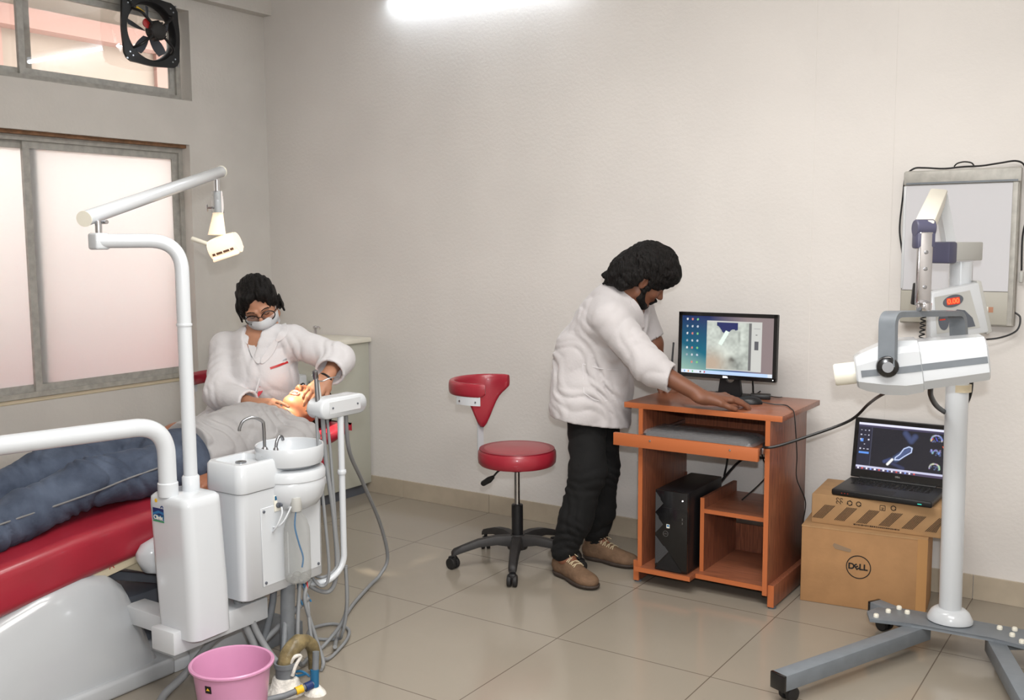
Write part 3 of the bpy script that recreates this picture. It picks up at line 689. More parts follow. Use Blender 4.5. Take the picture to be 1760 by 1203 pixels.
def ct_img(H=120, Wd=210):
    im = np.zeros((H, Wd, 3)); y, x = np.mgrid[0:1:H*1j, 0:1:Wd*1j]; im[:] = l3((26,26,34))
    def rect(a, b_, c, d, col): im[(x>=a)&(x<b_)&(y>=c)&(y<d)] = l3(col)
    rect(0,1,0,0.045,(215,215,235)); rect(0,1,0.045,0.085,(60,55,80)); rect(0,0.16,0.085,0.95,(34,34,50)); rect(0.155,0.165,0.085,0.92,(60,62,80))
    rect(0,1,0.92,1.01,(70,60,85)); rect(0,1,0.915,0.95,(190,190,215)); rect(0.02,0.14,0.62,0.66,(90,140,220)); rect(0.03,0.065,0.34,0.41,(90,140,220))
    rng = np.random.RandomState(1)
    for k in range(14): rect(0.02+k*0.05,0.04+k*0.05,0.955,0.99,[(225,225,235),(200,80,70),(225,225,235),(120,150,220)][k%4])
    for r in range(5):
        for c in range(3): 
            if rng.rand() < .85:
                cx, cy = 0.035+c*0.045, 0.16+r*0.10; im[(abs(x-cx)<0.012*rng.uniform(.5,1))&(abs(y-cy)<0.018*rng.uniform(.4,1))] = l3((190,190,205))
    def seg(pts, wd, col, soft=False):
        for (ax, ay), (bx, by) in zip(pts, pts[1:]):
            dx, dy = (bx-ax)*1.75, by-ay; L = dx*dx+dy*dy+1e-9; tt = np.clip((((x-ax)*1.75)*dx+(y-ay)*dy)/L,0,1)
            d = np.hypot((x-ax)*1.75-tt*dx, (y-ay)-tt*dy); k_ = np.clip(1-(d/wd)**2,0,1)[...,None]; im[:] = np.maximum(im, l3(col)*k_)
    seg([(0.60,0.48),(0.51,0.62),(0.46,0.70)],0.09,(70,85,125)); seg([(0.60,0.42),(0.545,0.47),(0.50,0.60),(0.455,0.67),(0.45,0.72)],0.016,(190,205,240)); seg([(0.60,0.42),(0.635,0.44),(0.63,0.53),(0.56,0.62),(0.50,0.71),(0.45,0.72)],0.016,(190,205,240))
    seg([(0.42,0.72),(0.37,0.83)],0.033,(255,255,255)); seg([(0.40,0.72),(0.33,0.78)],0.05,(60,70,110)); seg([(0.55,0.15),(0.62,0.3),(0.66,0.2)],0.08,(60,70,105)); seg([(0.42,0.8),(0.55,0.88)],0.05,(50,55,85))
    for cy, rr, col in ((0.22,0.085,(170,185,225)),(0.50,0.07,(150,170,220)),(0.80,0.08,(205,205,200))):
        p = [(0.90+rr*0.7*math.cos(a), cy-(rr*1.1*math.sin(a) if cy != 0.50 else rr*abs(math.cos(a*2)))) for a in [PI*k/16 for k in range(-1,18)]]
        for q in range(len(p)-1): seg(p[q:q+2], 0.022*rng.uniform(0.6,1.2), tuple(int(v*rng.uniform(.6,1)) for v in col))
        for _ in range(14): seg([(0.90+rng.uniform(-.06,.06), cy+rng.uniform(-.05,.05))]*2, 0.018, (90,100,140))
    seg([(0.86,0.2),(0.84,0.25)],0.014,(220,70,60)); seg([(0.975,0.34),(0.985,0.37)],0.012,(230,90,50)); seg([(0.89,0.17),(0.91,0.24)],0.01,(80,90,230))
    return im
def laptop():
    Mb = Matrix.Translation((2.514,-0.333,0.4345)) @ Matrix.Rotation(-0.025,4,'Z')
    t = root('laptop', 'open black laptop on the stacked cardboard boxes showing a jaw scan', 'laptop', (2.509,-0.335,0.4345))
    b = MB(Mb); b.bb((0,0,0.001), (0.382,0.252,0.026), 0.007, 3); bs = b.build('laptop_base', 'black', t)
    b = MB(Mb)
    for r in range(5):
        for k in range(15): b.box((0.045+k*0.0205, 0.225-0.018*r-0.012, 0.0265), (0.017,0.015,0.002), None, 0.001, 1)
    b.build('keys', 'black_g', bs)
    MB(Mb).bb((0.13,0.02,0.026), (0.23,0.085,0.0266)).build('touchpad', 'black_m', bs)
    b = MB(Mb)
    for k in range(3): b.bb((0.040+k*0.012,-0.0005,0.012), (0.044+k*0.012,0.001,0.014))
    b.build('status_light', 'led_dim', bs)
    MB(Mb).bb((0.33,-0.0006,0.010), (0.345,0.001,0.013)).build('sticker', 'led_g', bs)
    b = MB(Mb); b.cyl((0.04,0.246,0.026),(0.342,0.246,0.026),0.008); b.build('hinge', 'black', bs)
    Ml = Mb @ frame((0.191,0.250,0.028), (1,0,0), y=(0,math.sin(0.20),math.cos(0.20)))
    ld = MB(Ml).bb((-0.191,0,-0.010), (0.191,0.250,0.0), 0.004).build('lid', 'black', t)
    MB(Ml).bb((-0.188,0.003,0.0), (0.188,0.246,0.0015)).build('bezel', 'black_g', ld)
    screen('screen', Ml @ Matrix.Translation((0,0.132,0.0022)), 0.344, 0.196, ct_img(), ld, 1.0)
    text('DELL', 0.009, Ml @ Matrix.Translation((0.0,0.019,0.002)), 'ltgrey', 'maker_badge', ld)
laptop()
# ---------------------------------------------------------------- red stool
def stool():
    c = Vector((1.205,-0.64,0))
    t = root('operator_stool', 'red padded operator stool with curved backrest on a black wheeled base beside the bending person', 'stool', c, 'red padded operator stools')
    MB().lathe([(0,0.0),(0.165,0.0),(0.174,0.010),(0.176,0.03),(0.175,0.058),(0.166,0.070),(0.10,0.077),(0.0,0.079)], (c.x,c.y,0.463), n=56).build('seat', 'red', t)
    MB().lathe([(0.1685,0.0),(0.1695,0.0025),(0.1685,0.005)], (c.x,c.y,0.530), n=56).build('seam', 'red_dk', t)
    b = MB(); b.box((c.x,c.y,0.455), (0.15,0.10,0.016), None, 0.003); b.cyl((c.x,c.y,0.43),(c.x,c.y,0.455),0.032); b.build('seat_plate', 'black', t)
    MB().cyl((c.x,c.y,0.26),(c.x,c.y,0.44),0.0125).build('gas_column', 'chrome', t)
    MB().lathe([(0.026,0),(0.026,0.15),(0.022,0.153)], (c.x,c.y,0.125)).build('column_cover', 'black', t)
    b = MB(); b.tube(smooth_path([(c.x-0.02,c.y-0.03,0.445),(c.x-0.07,c.y-0.04,0.43),(c.x-0.10,c.y-0.05,0.395)],6),0.0045,8); lv = b.build('lever', 'black', t)
    MB().tube([(c.x-0.095,c.y-0.05,0.40),(c.x-0.115,c.y-0.054,0.385),(c.x-0.145,c.y-0.06,0.365),(c.x-0.15,c.y-0.061,0.36)],[0.008,0.015,0.013,0.009],10).build('lever_grip', 'rubber', lv)
    MB().lathe([(0.0,0.0),(0.045,0.0),(0.048,0.012),(0.040,0.055),(0.03,0.065),(0.0,0.065)], (c.x,c.y,0.075)).build('hub', 'black_m', t)
    a0 = math.atan2(-0.85+0.64, 1.012-1.205)
    for k in range(5):
        a = a0+2*PI*k/5; d = Vector((math.cos(a), math.sin(a), 0)); s_ = Vector((-d.y, d.x, 0)); secs = []
        for (r, z, hw, hh) in ((0.03,0.112,0.026,0.026),(0.10,0.120,0.024,0.020),(0.18,0.112,0.021,0.017),(0.25,0.092,0.019,0.015),(0.292,0.078,0.018,0.014),(0.302,0.070,0.014,0.010)):
            p = c+d*r+Vector((0,0,z)); sec = []
            for (u, v) in ((-1,-0.9),(-1,0.3),(-0.65,0.95),(0.65,0.95),(1,0.3),(1,-0.9),(0.5,-0.7),(-0.5,-0.7)): sec.append(p+s_*hw*u+Vector((0,0,hh*v)))
            secs.append(sec)
        leg = MB().loft(secs).build('base_arm', 'black_m', t, angle=50)
        p = c+d*0.288; aa = a+0.9*k+0.6; w_ = Vector((math.cos(aa), math.sin(aa), 0)); off = Vector((-w_.y, w_.x, 0))*0.012
        b = MB()
        for s2 in (-1,1): q = p-off+w_*0.0125*s2+Vector((0,0,0.026)); b.cyl(q-w_*0.009, q+w_*0.009, 0.026, n=20, bev=0.004)
        cs = b.build('caster', 'rubber', leg)
        b = MB(); b.cyl(p-Vector((0,0,-0.03)), p+Vector((0,0,0.075)), 0.008); b.box(p-off+Vector((0,0,0.044)), (0.034,0.034,0.03), (0,0,aa), 0.008); b.build('caster_fork', 'black', leg)
    # back support: a padded arc with a tongue over the post, curling round to the near side
    cA = Vector((1.105,-0.707,0)); pd = Vector((math.cos(math.radians(139)), math.sin(math.radians(139)), 0)); pp = cA+pd*0.186
    q = (pp-c); q.z = 0; ql = q.length; q.normalize(); qs = Vector((-q.y,q.x,0))*0.017
    def strip(pts, w, th):
        secs = []
        for i, p in enumerate(pts):
            d = (pts[min(i+1,len(pts)-1)]-pts[max(i-1,0)]).normalized(); n = d.cross(w).normalized()*th; secs.append([p-w-n,p+w-n,p+w+n,p-w+n])
        return secs
    path = bend_path([c+q*0.03+Vector((0,0,0.450)), c+q*ql+Vector((0,0,0.450)), c+q*ql+Vector((0,0,0.70))], 0.03, 6)
    MB().loft(strip(path, qs, 0.003)).build('back_post', 'white', t)
    secs = []; n = 41
    for k in range(n):
        u = k/(n-1); dg = 299-205*u; a = math.radians(dg); d = Vector((math.cos(a), math.sin(a), 0))
        mid = math.exp(-((dg-137)/21.0)**2); e = min(1, (min(u, 1-u)/0.05)+0.35)**0.5
        zt = 0.848-0.006*(1-e); zb = 0.786-0.178*mid-0.012*math.exp(-((dg-137)/45.0)**2); zb = zt-(zt-zb)*(0.5+0.5*e)
        th = 0.028*(0.5+0.5*e); cc = cA+d*0.168; sec = []
        for j in range(16):
            w_ = 2*PI*j/16; cz, sz = math.cos(w_), math.sin(w_)
            sec.append(cc+d*(th*0.5*math.copysign(abs(cz)**0.65,cz))+Vector((0,0,(zt+zb)/2+(zt-zb)/2*math.copysign(abs(sz)**0.75,sz))))
        secs.append(sec)
    MB().loft(secs).build('backrest', 'red', t, angle=75)
    b = MB(); pts = []
    for k in range(8):
        a = math.radians(292-6*k); d = Vector((math.cos(a), math.sin(a), 0)); p = cA+d*0.172; pts.append([p+Vector((0,0,0.752)), p+Vector((0,0,0.800)), p+d*0.004+Vector((0,0,0.800)), p+d*0.004+Vector((0,0,0.752))])
    b.loft(pts); pl = b.build('back_plate', 'white', t)
    for a_ in (285,258):
        a = math.radians(a_); d = Vector((math.cos(a), math.sin(a), 0)); p = cA+d*0.176+Vector((0,0,0.768)); MB().cyl(p, p+d*0.003, 0.004, n=10).build('screw', 'steel', pl)
stool()
def copy_tree(o, parent=None):
    c = o.copy(); COL.objects.link(c); c.parent = parent; ORG[c.name] = ORG[o.name]
    for ch in list(o.children): copy_tree(ch, c)
    return c
# ---------------------------------------------------------------- the assistant's stool, a copy of the first
src = [o for o in bpy.data.objects if o.name == 'operator_stool'][0]
st2 = copy_tree(src); st2.location = (0.04,-1.22,0.0); st2.rotation_euler = (0,0,math.radians(-55))
tag(st2, 'red stool the person in the face mask is sitting on', 'stool')
# ---------------------------------------------------------------- dental chair
def rsec(y, x0, x1, z0, z1, r, n=5):
    pts = []
    for (cx, cz, a0) in ((x1-r,z1-r,0),(x0+r,z1-r,90),(x0+r,z0+r,180),(x1-r,z0+r,270)):
        for k in range(n+1):
            a = math.radians(a0+90*k/n); pts.append((cx+r*math.cos(a), y, cz+r*math.sin(a)))
    return pts
def dental_chair():
    t = root('dental_chair', 'reclined red padded dental chair on a white base under the lying patient', 'dental chair', (0.5,-2.3,0))
    X0, X1 = 0.225, 0.780
    def pad(name, prof, x0=X0, x1=X1, m='red', r=0.04):
        secs = []
        for (y, zb, zt) in prof: secs.append(rsec(y, x0, x1-(0.035*min(1,max(0,(y+1.75)/0.4))), zb, zt, min(r, (zt-zb)*0.45)))
        return MB().loft(secs).build(name, m, t, angle=60)
    pad('leg_rest', [(-3.62,0.215,0.30),(-3.60,0.20,0.335),(-3.2,0.265,0.425),(-2.78,0.335,0.495),(-2.5,0.375,0.530),(-2.25,0.405,0.547),(-2.05,0.440,0.55),(-1.93,0.45,0.55),(-1.90,0.47,0.53)])
    pad('backrest', [(-1.90,0.46,0.53),(-1.88,0.445,0.555),(-1.6,0.470,0.575),(-1.47,0.482,0.588),(-1.39,0.495,0.590),(-1.365,0.515,0.575)])
    MB().loft([rsec(y, X0+0.02, X1-0.02, a, b_, 0.008) for (y, a, b_) in ((-1.87,0.415,0.447),(-1.6,0.435,0.472),(-1.46,0.452,0.484),(-1.38,0.465,0.497))]).build('back_shell', 'white_s', t)
    MB().loft([rsec(y, 0.37, 0.64, a, b_, 0.03) for (y, a, b_) in ((-1.29,0.595,0.625),(-1.27,0.585,0.640),(-1.20,0.59,0.645),(-1.12,0.615,0.665),(-1.10,0.635,0.66))]).build('headrest', 'red', t, angle=60)
    MB().bb((0.47,-1.35,0.515),(0.53,-1.20,0.595),0.01).build('headrest_bar', 'steel', t)
    # armrests
    o = MB().loft([rsec(y, 0.115, 0.185, a, b_, 0.02) for (y, a, b_) in ((-2.00,0.565,0.590),(-1.985,0.552,0.605),(-1.8,0.560,0.612),(-1.62,0.565,0.615),(-1.60,0.575,0.60))]).build('armrest', 'red', t, angle=60)
    MB().tube(bend_path([(0.15,-1.66,0.57),(0.15,-1.66,0.42),(0.25,-1.8,0.40)],0.05),0.018,10).build('armrest_bracket', 'white_s', o)
    MB().loft([rsec(y, x0, x1, a, b_, r) for (y, x0, x1, a, b_, r) in ((-2.315,0.79,0.82,0.40,0.43,0.012),(-2.29,0.77,0.85,0.355,0.455,0.035),(-2.2,0.76,0.865,0.325,0.478,0.045),(-2.05,0.75,0.865,0.33,0.49,0.045),(-1.95,0.76,0.85,0.36,0.475,0.04))]).build('side_cover', 'white', t, angle=60)
    # lifting links under the seat
    b = MB(); b.box((0.74,-2.33,0.40), (0.04,0.30,0.05), (math.radians(8),0,0), 0.004); ln = b.build('seat_bracket', 'beige', t)
    text('A', 0.03, frame((0.7605,-2.385,0.397), (0,1,0), y=(0,0,1)), 'redplastic', 'painted_letter', ln)
    b = MB(); b.box((0.70,-2.20,0.33), (0.05,0.52,0.035), (math.radians(-24),0,0), 0.004); b.build('lift_arm', 'beige', t)
    b = MB(); b.box((0.66,-2.15,0.27), (0.06,0.45,0.03), (math.radians(-20),0,0), 0.004); b.build('lift_arm', 'grey_dk', t)
    b = MB(); b.bb((0.32,-2.30,0.06),(0.68,-1.92,0.24),0.01); b.build('motor_housing', 'grey_dk', t)
    # base hood with its flange
    prof = [(-3.55,0.34,0.10,0.09),(-3.45,0.345,0.15,0.13),(-3.15,0.35,0.245,0.20),(-2.85,0.35,0.335,0.235),(-2.65,0.35,0.392,0.25),(-2.50,0.35,0.412,0.25),(-2.41,0.348,0.392,0.245),(-2.345,0.343,0.335,0.235),(-2.30,0.336,0.225,0.225),(-2.275,0.325,0.10,0.22)]
    secs = []
    for (y, hw, zt, tw) in prof:
        sec = []
        pts = [(hw,0.05),(hw-0.004,0.05+(zt-0.05)*0.25),(hw-0.03,0.05+(zt-0.05)*0.55),(tw+0.045,zt-0.055*(zt/0.4)),(tw+0.012,zt-0.016),(tw-0.04,zt-0.002),(0.08,zt)]
        for p in pts: sec.append((0.5+p[0], y, max(p[1],0.05)))
        for p in reversed(pts): sec.append((0.5-p[0], y, max(p[1],0.05)))
        secs.append(sec)
    hood = MB().loft(secs).build('base_hood', 'hood', t, angle=50)
    MB().bb((0.13,-3.62,0.0),(0.872,-2.235,0.058),0.012,3).build('base_flange', 'hood', t)
    MB().bb((0.15,-2.24,0.0),(0.868,-1.92,0.052),0.006).build('base_plate', 'white_s', t)
    b = MB(); b.bb((0.87,-2.18,0.0),(0.93,-1.96,0.115),0.005); b.build('valve_cover', 'white_s', t)
    MB().bb((0.80,-1.96,0.0),(0.99,-1.76,0.055),0.004).build('junction_box', 'grey_pipe', t)
    b = MB(frame((0.742,-2.60,0.3825),(0.25,0.97,0.02),z=(0.35,0,0.94))); b.bb((-0.035,-0.018,0.001),(0.035,0.018,0.0022)); lb = b.build('label_plate', 'white_s', hood)
    b = MB(frame((0.742,-2.60,0.3845),(0.25,0.97,0.02),z=(0.35,0,0.94))); b.bb((0.0,-0.002,0.0005),(0.014,0.008,0.001)); b.build('label_print', 'navy', lb)
dental_chair()
# ---------------------------------------------------------------- dental unit: tower, cuspidor, arms, lamp
def dental_unit():
    t = root('dental_unit', 'white dental unit with spittoon bowl, tap, instrument arm and glowing lamp', 'dental unit', (1.1,-2.2,0))
    # tower
    def sec(z, x0, x1, y0, y1, r=0.028, n=6):
        pts = []
        for (cx, cy, a0) in ((x1-r,y1-r,0),(x0+r,y1-r,90),(x0+r,y0+r,180),(x1-r,y0+r,270)):
            for k in range(n+1):
                a = math.radians(a0+90*k/n); pts.append((cx+r*math.cos(a), cy+r*math.sin(a), z))
        return pts
    tw = MB().loft([sec(0.235,1.03,1.195,-2.405,-2.262,0.03), sec(0.240,1.022,1.202,-2.412,-2.257,0.034), sec(0.40,1.014,1.203,-2.415,-2.262,0.034), sec(0.655,1.006,1.200,-2.420,-2.275,0.034), sec(0.676,1.008,1.198,-2.418,-2.277,0.033), sec(0.684,1.016,1.190,-2.408,-2.285,0.030)]).build('tower', 'white', t, angle=50)
    M = frame((1.022,-2.4195,0.60),(1,0,0),y=(0,0,1))
    b = MB(M); b.bb((0.018,0.015,0.0),(0.070,0.045,0.0012)); lg = b.build('logo_plate', 'navy', tw)
    b = MB(M); b.bb((0.018,0.008,0.0002),(0.070,0.024,0.0014)); b.build('logo_band', 'teal', lg)
    b = MB(M); b.prism([(0.018,0.022),(0.05,0.030),(0.07,0.026),(0.07,0.034),(0.045,0.038),(0.018,0.028)],0.0016); b.build('logo_wave', 'blue', lg)
    b = MB(M); b.tube([(0.0635+0.0055*math.cos(a), 0.048+0.0055*math.sin(a), 0.0012) for a in [PI*k/10 for k in range(11)]], 0.0016, 6); b.build('logo_crest', 'navy', lg)
    text('Clinix', 0.0185, M @ Matrix.Translation((0.044,0.0155,0.0018)), 'label_w', 'logo_letters', lg, bold=0.0004)
    MB(M).bb((0.018,0.002,0),(0.070,0.006,0.0012)).build('logo_print', 'green', lg)
    MB(M).lathe([(0.006,0),(0.006,0.001)],(0.035,0.068,0.0)).build('sticker_dot', 'yellow', tw)
    MB().bb((1.03,-2.44,0.195),(1.14,-2.06,0.268),0.004).build('support_beam', 'white_s', t)
    MB().bb((0.78,-2.36,0.20),(1.03,-2.28,0.26),0.004).build('support_beam', 'white_s', t)
    # cuspidor cabinet
    cb = MB().loft([sec(0.302,1.045,1.198,-2.205,-1.848,0.03), sec(0.306,1.040,1.202,-2.210,-1.845,0.033), sec(0.655,1.035,1.202,-2.212,-1.843,0.033)]).build('cabinet_body', 'white', t, angle=50)
    M = frame((1.2025,-2.135,0.335),(0,1,0),y=(0,0,1))
    b = MB(M); 
    for (p, q) in (((0.0,0.0),(0.262,0.262)),): b.bb((0,0,0),(0.262,0.262,0.0022),0.001,1)
    pn = b.build('side_panel', 'white', cb)
    b = MB(M)
    for (a, c) in ((0.012,0.012),(0.012,0.25),(0.25,0.012),(0.25,0.25)):
        MB(M).lathe([(0.0048,0.0),(0.0048,0.003),(0.0035,0.0045),(0.0,0.0046)],(a,c,0.0022),n=12).build('panel_screw', 'grey_dk', pn)
    # upper block with basin recess
    ub = MB().loft([sec(0.658,1.030,1.206,-2.216,-1.98,0.03), sec(0.662,1.028,1.208,-2.218,-1.98,0.032), sec(0.742,1.026,1.206,-2.214,-1.98,0.032), sec(0.7505,1.032,1.200,-2.207,-1.985,0.028), sec(0.7505,1.045,1.187,-2.190,-2.055,0.02), sec(0.735,1.050,1.182,-2.183,-2.06,0.02)]).build('basin_block', 'white', t, angle=40)
    MB().lathe([(0.018,0),(0.018,0.003),(0.014,0.0035),(0.0,0.001)],(1.10,-2.12,0.736)).build('drain', 'steel', ub)
    # spittoon
    c = (1.165,-1.965,0)
    MB().lathe([(0.02,0.56),(0.06,0.562),(0.092,0.578),(0.110,0.605),(0.116,0.635),(0.116,0.66),(0.114,0.664),(0.118,0.668),(0.118,0.69),(0.112,0.70),(0.09,0.704)], c, n=56).build('bowl_housing', 'white', t)
    bw = MB().lathe([(0.03,0.704),(0.085,0.706),(0.108,0.718),(0.1135,0.735),(0.1145,0.775),(0.1125,0.779),(0.109,0.777),(0.106,0.75),(0.095,0.725),(0.05,0.715),(0.015,0.712),(0.0,0.711)], c, n=64).build('spittoon_bowl', 'white', t)
    MB().lathe([(0.016,0.7135),(0.016,0.716),(0.0,0.7155)], c, n=20).build('bowl_drain', 'steel', bw)
    # cup filler and rinse spout
    b = MB(); b.lathe([(0.012,0),(0.014,0.004),(0.010,0.012),(0.0125,0.018),(0.010,0.03),(0.006,0.034)],(1.155,-2.065,0.750),n=16)
    b.tube(smooth_path([(1.155,-2.065,0.775),(1.155,-2.066,0.85),(1.153,-2.072,0.872),(1.140,-2.10,0.886),(1.125,-2.125,0.877),(1.118,-2.135,0.855),(1.117,-2.136,0.845)],8),0.0055,10); b.build('cup_filler_tap', 'steel', t)
    b = MB(); b.lathe([(0.011,0),(0.012,0.004),(0.007,0.010),(0.0105,0.016),(0.008,0.026),(0.005,0.03)],(1.175,-2.035,0.750),n=16)
    b.tube(smooth_path([(1.175,-2.035,0.775),(1.176,-2.03,0.80),(1.176,-2.018,0.814),(1.174,-2.005,0.808),(1.172,-2.0,0.798)],8),[0.0055]*len(smooth_path([(0,0,0)]*5,8)),10); b.build('bowl_rinse_tap', 'steel', t)
    # water bottle with its cap and valve
    bc = (1.248,-2.022,0)
    prof = [(0.012,0.345),(0.030,0.332),(0.040,0.338),(0.0435,0.352),(0.0435,0.49),(0.042,0.515),(0.034,0.540),(0.020,0.562),(0.0145,0.572),(0.0145,0.585)]
    bt = MB().lathe(prof, bc, n=40).build('water_bottle', 'bottle', t)
    b = MB()
    for k in range(5): a = 2*PI*k/5; b.sphere((bc[0]+0.024*math.cos(a),bc[1]+0.024*math.sin(a),0.343),0.0155,1,1,0.95,12,8)
    b.build('petal_base', 'bottle', bt)
    MB().lathe([(0.0175,0.572),(0.0185,0.575),(0.0185,0.612),(0.0175,0.618),(0.012,0.620),(0.0,0.620)], bc, n=28).build('bottle_cap', 'ltgrey', bt)
    b = MB(); b.bb((1.200,-2.039,0.580),(1.235,-2.005,0.61),0.003); b.build('bottle_bracket', 'white_s', t)
    MB().tube(smooth_path([(1.248,-2.022,0.575),(1.245,-2.027,0.52),(1.249,-2.015,0.46),(1.253,-2.002,0.41),(1.25,-2.005,0.375)],8),0.0028,8).build('suction_tube', 'blue', bt)
    vb = MB().bb((1.2025,-2.078,0.575),(1.208,-2.050,0.628),0.001).build('valve_plate', 'label_w', t)
    MB().bb((1.208,-2.077,0.613),(1.2087,-2.051,0.627)).build('valve_print', 'teal', vb)
    b = MB(); b.lathe([(0.009,0),(0.009,0.006),(0.006,0.008),(0.0,0.008)],(1.208,-2.064,0.595),(1,0,0),16); b.box((1.222,-2.064,0.597),(0.014,0.006,0.012),(0,0.3,0),0.002); b.build('valve_knob', 'grey_dk', vb)
    for pth in ([(1.225,-2.064,0.592),(1.235,-2.073,0.57),(1.228,-2.088,0.535),(1.212,-2.090,0.515),(1.204,-2.086,0.51)],[(1.245,-2.041,0.59),(1.24,-2.067,0.55),(1.225,-2.08,0.53),(1.206,-2.085,0.525)]):
        MB().tube(smooth_path(pth,8),0.003,8).build('air_tube', 'white', vb)
    # instrument arm
    p = (1.085,-2.395); b = MB()
    arm = bend_path([(p[0],p[1],0.68),(p[0],p[1],0.905),(p[0]-0.16,p[1]-0.64,0.905)],0.10,14)
    am = MB().tube(arm,0.0275,24).build('instrument_arm', 'white', t)
    MB().lathe([(0.031,0),(0.031,0.040),(0.028,0.043)],(p[0],p[1],0.682),n=28).build('arm_collar', 'white', am)
    # lamp post and arm
    q = (1.092,-2.315); jx = Vector((0.965,-2.505,1.476))
    z1 = 1.462
    lp = MB().tube(bend_path([(q[0],q[1],0.68),(q[0],q[1],z1),(jx.x+0.0,jx.y,jx.z-0.014)],0.095,14),0.0215,24).build('lamp_post', 'white', t)
    MB().lathe([(0.027,0),(0.027,0.045),(0.023,0.050)],(q[0],q[1],0.682),n=28).build('post_collar', 'white', lp)
    MB().lathe([(0.0235,0),(0.0245,0.004),(0.0235,0.008)],(q[0],q[1],1.20),n=28).build('post_ring', 'white', lp)
    MB().bb((jx.x-0.028,jx.y-0.024,jx.z-0.040),(jx.x+0.018,jx.y+0.024,jx.z+0.010),0.008,3).build('arm_joint', 'white', lp)
    b = MB(); b.cyl((jx.x-0.004,jx.y,jx.z+0.008),(jx.x-0.004,jx.y,jx.z+0.045),0.010); b.cyl((jx.x-0.012,jx.y+0.018,jx.z+0.042),(jx.x+0.012,jx.y+0.018,jx.z+0.042),0.006); b.build('joint_pin', 'chrome', lp)
    A = Vector((0.955,-2.545,1.527)); B = Vector((0.420,-1.585,1.738)); d = (B-A).normalized()
    ta = MB().cyl(A-d*0.0, B, 0.0225, 0.0225, 28, bev=0.004).build('lamp_arm', 'white', t)
    for P in (A, B): MB().cyl(P-d*(0.004 if P is A else -0.0), P+d*(0.0 if P is A else 0.004), 0.0235, n=28).build('arm_end_cap', 'cream', ta)
    H = A+(B-A)*0.955; b = MB(); b.cyl(H, H+Vector((0,0,-0.075)), 0.0115); b.build('arm_pin', 'chrome', ta)
    pp = H+Vector((0,0,-0.07))
    hd = MB().lathe([(0.019,0),(0.021,-0.006),(0.021,-0.02),(0.0235,-0.024),(0.0235,-0.085),(0.020,-0.09)], (pp.x,pp.y,pp.z-0.0), n=28).build('lamp_neck', 'clear', t)
    b = MB(); b.cyl(pp, pp+Vector((0,0,-0.09)), 0.012); b.build('neck_core', 'white_s', hd)
    tocam = -R_; s_ = pp+Vector((0,0,-0.065))
    b = MB(); b.cyl(s_, s_+tocam*0.04, 0.004, n=8); b.box(s_+tocam*0.042, (0.006,0.006,0.032), (0.3,0.3,0), 0.002); b.build('wing_screw', 'chrome', hd)
    # lamp head looking down to the patient's mouth
    LC = Vector((0.445,-1.600,1.440)); tgt = Vector((0.52,-1.30,0.79)); zz = (tgt-LC).normalized()
    xx = R_.copy(); Ml = frame(LC, xx-zz*xx.dot(zz), z=zz)     # local z = beam direction
    # yoke
    b = MB(); q0 = pp+Vector((0,0,-0.085)); q1 = Ml @ Vector((-0.01,0.0,-0.055))
    secs = []
    for k in range(5):
        u = k/4; c0 = q0.lerp(q1, u); wv = 0.020+0.016*u
        secs.append([c0+R_*wv*math.cos(a)+U_*0.0+f_*0.013*math.sin(a) for a in [2*PI*i/16 for i in range(16)]])
    b.loft(secs); b.build('lamp_yoke', 'lampshell', t)
    # cylinder-like reflector housing: split in two clear shells with a gap
    def arcsec(x, r, a0, a1, n=14, dz=0): return [(x, r*math.sin(a0+(a1-a0)*k/n), -r*math.cos(a0+(a1-a0)*k/n)+dz) for k in range(n+1)]
    def shell(a0, a1, x0, x1, r, th, name, m):
        o_ = [arcsec(x, r*(1-0.12*abs(x/0.06)**3), a0, a1) for x in np.linspace(x0, x1, 7)]
        i_ = [arcsec(x, (r-th)*(1-0.12*abs(x/0.06)**3), a0, a1) for x in np.linspace(x0, x1, 7)]
        secs = [a+list(reversed(c)) for a, c in zip(o_, i_)]
        return MB(Ml).loft(secs).build(name, m, t, angle=60)
    shell(math.radians(-115), math.radians(115), -0.052, 0.052, 0.047, 0.006, 'reflector_housing', 'lampshell')
    for sx in (-1,1): MB(Ml).lathe([(0.0,0.0),(0.038,0.0),(0.042,0.004),(0.0415,0.008),(0.0,0.009)],(sx*0.050,0,0),(sx,0,0),28).build('end_cap', 'lampshell', t)
    MB(Ml).box((0,0,0.022),(0.100,0.082,0.006),None,0.002).build('front_glass', 'lampglow', t)
    MB(Ml).box((0,0,0.032),(0.112,0.092,0.012),None,0.005).build('front_bezel', 'lampshell', t)
    MB(Ml).box((0,0,0.008),(0.090,0.0955,0.009),None,0.001).build('shell_gap_shade', 'brown_stain_gap', t)  # dark colour stands in for the shaded gap between the two shells
    for xs in (-0.03, 0.0, 0.03): MB(Ml).box((xs,0,0.008),(0.004,0.0975,0.009)).build('gap_rib', 'lampshell', t)
    MB(Ml).cyl((-0.018,0,0.0),(0.018,0,0.0),0.008).build('bulb', 'bulb', t)
    hp = Ml @ Vector((-0.045,0.0,-0.02))
    MB().cyl(hp, hp-R_*0.085+U_*0.028, 0.008, 0.0095, 14, bev=0.003).build('lamp_handle', 'cream', t)
    L = area('dental_lamp_light', Ml @ Vector((0,0,0.045)), tgt, 0.085, 0.7, (1.0,0.84,0.62), 0.06); L.data.spread = math.radians(20)
    # assistant's instrument post and holder
    b = MB(); ps = bend_path([(1.13,-1.88,0.262),(1.20,-1.835,0.262),(1.212,-1.765,0.31),(1.212,-1.765,0.86)],0.045,10)
    ho = MB().tube(ps,0.0115,16).build('holder_post', 'white', t)
    MB().lathe([(0.0145,0),(0.016,0.005),(0.016,0.012),(0.0145,0.016)],(1.212,-1.765,0.64),n=20).build('post_ring', 'white', ho)
    secs = []
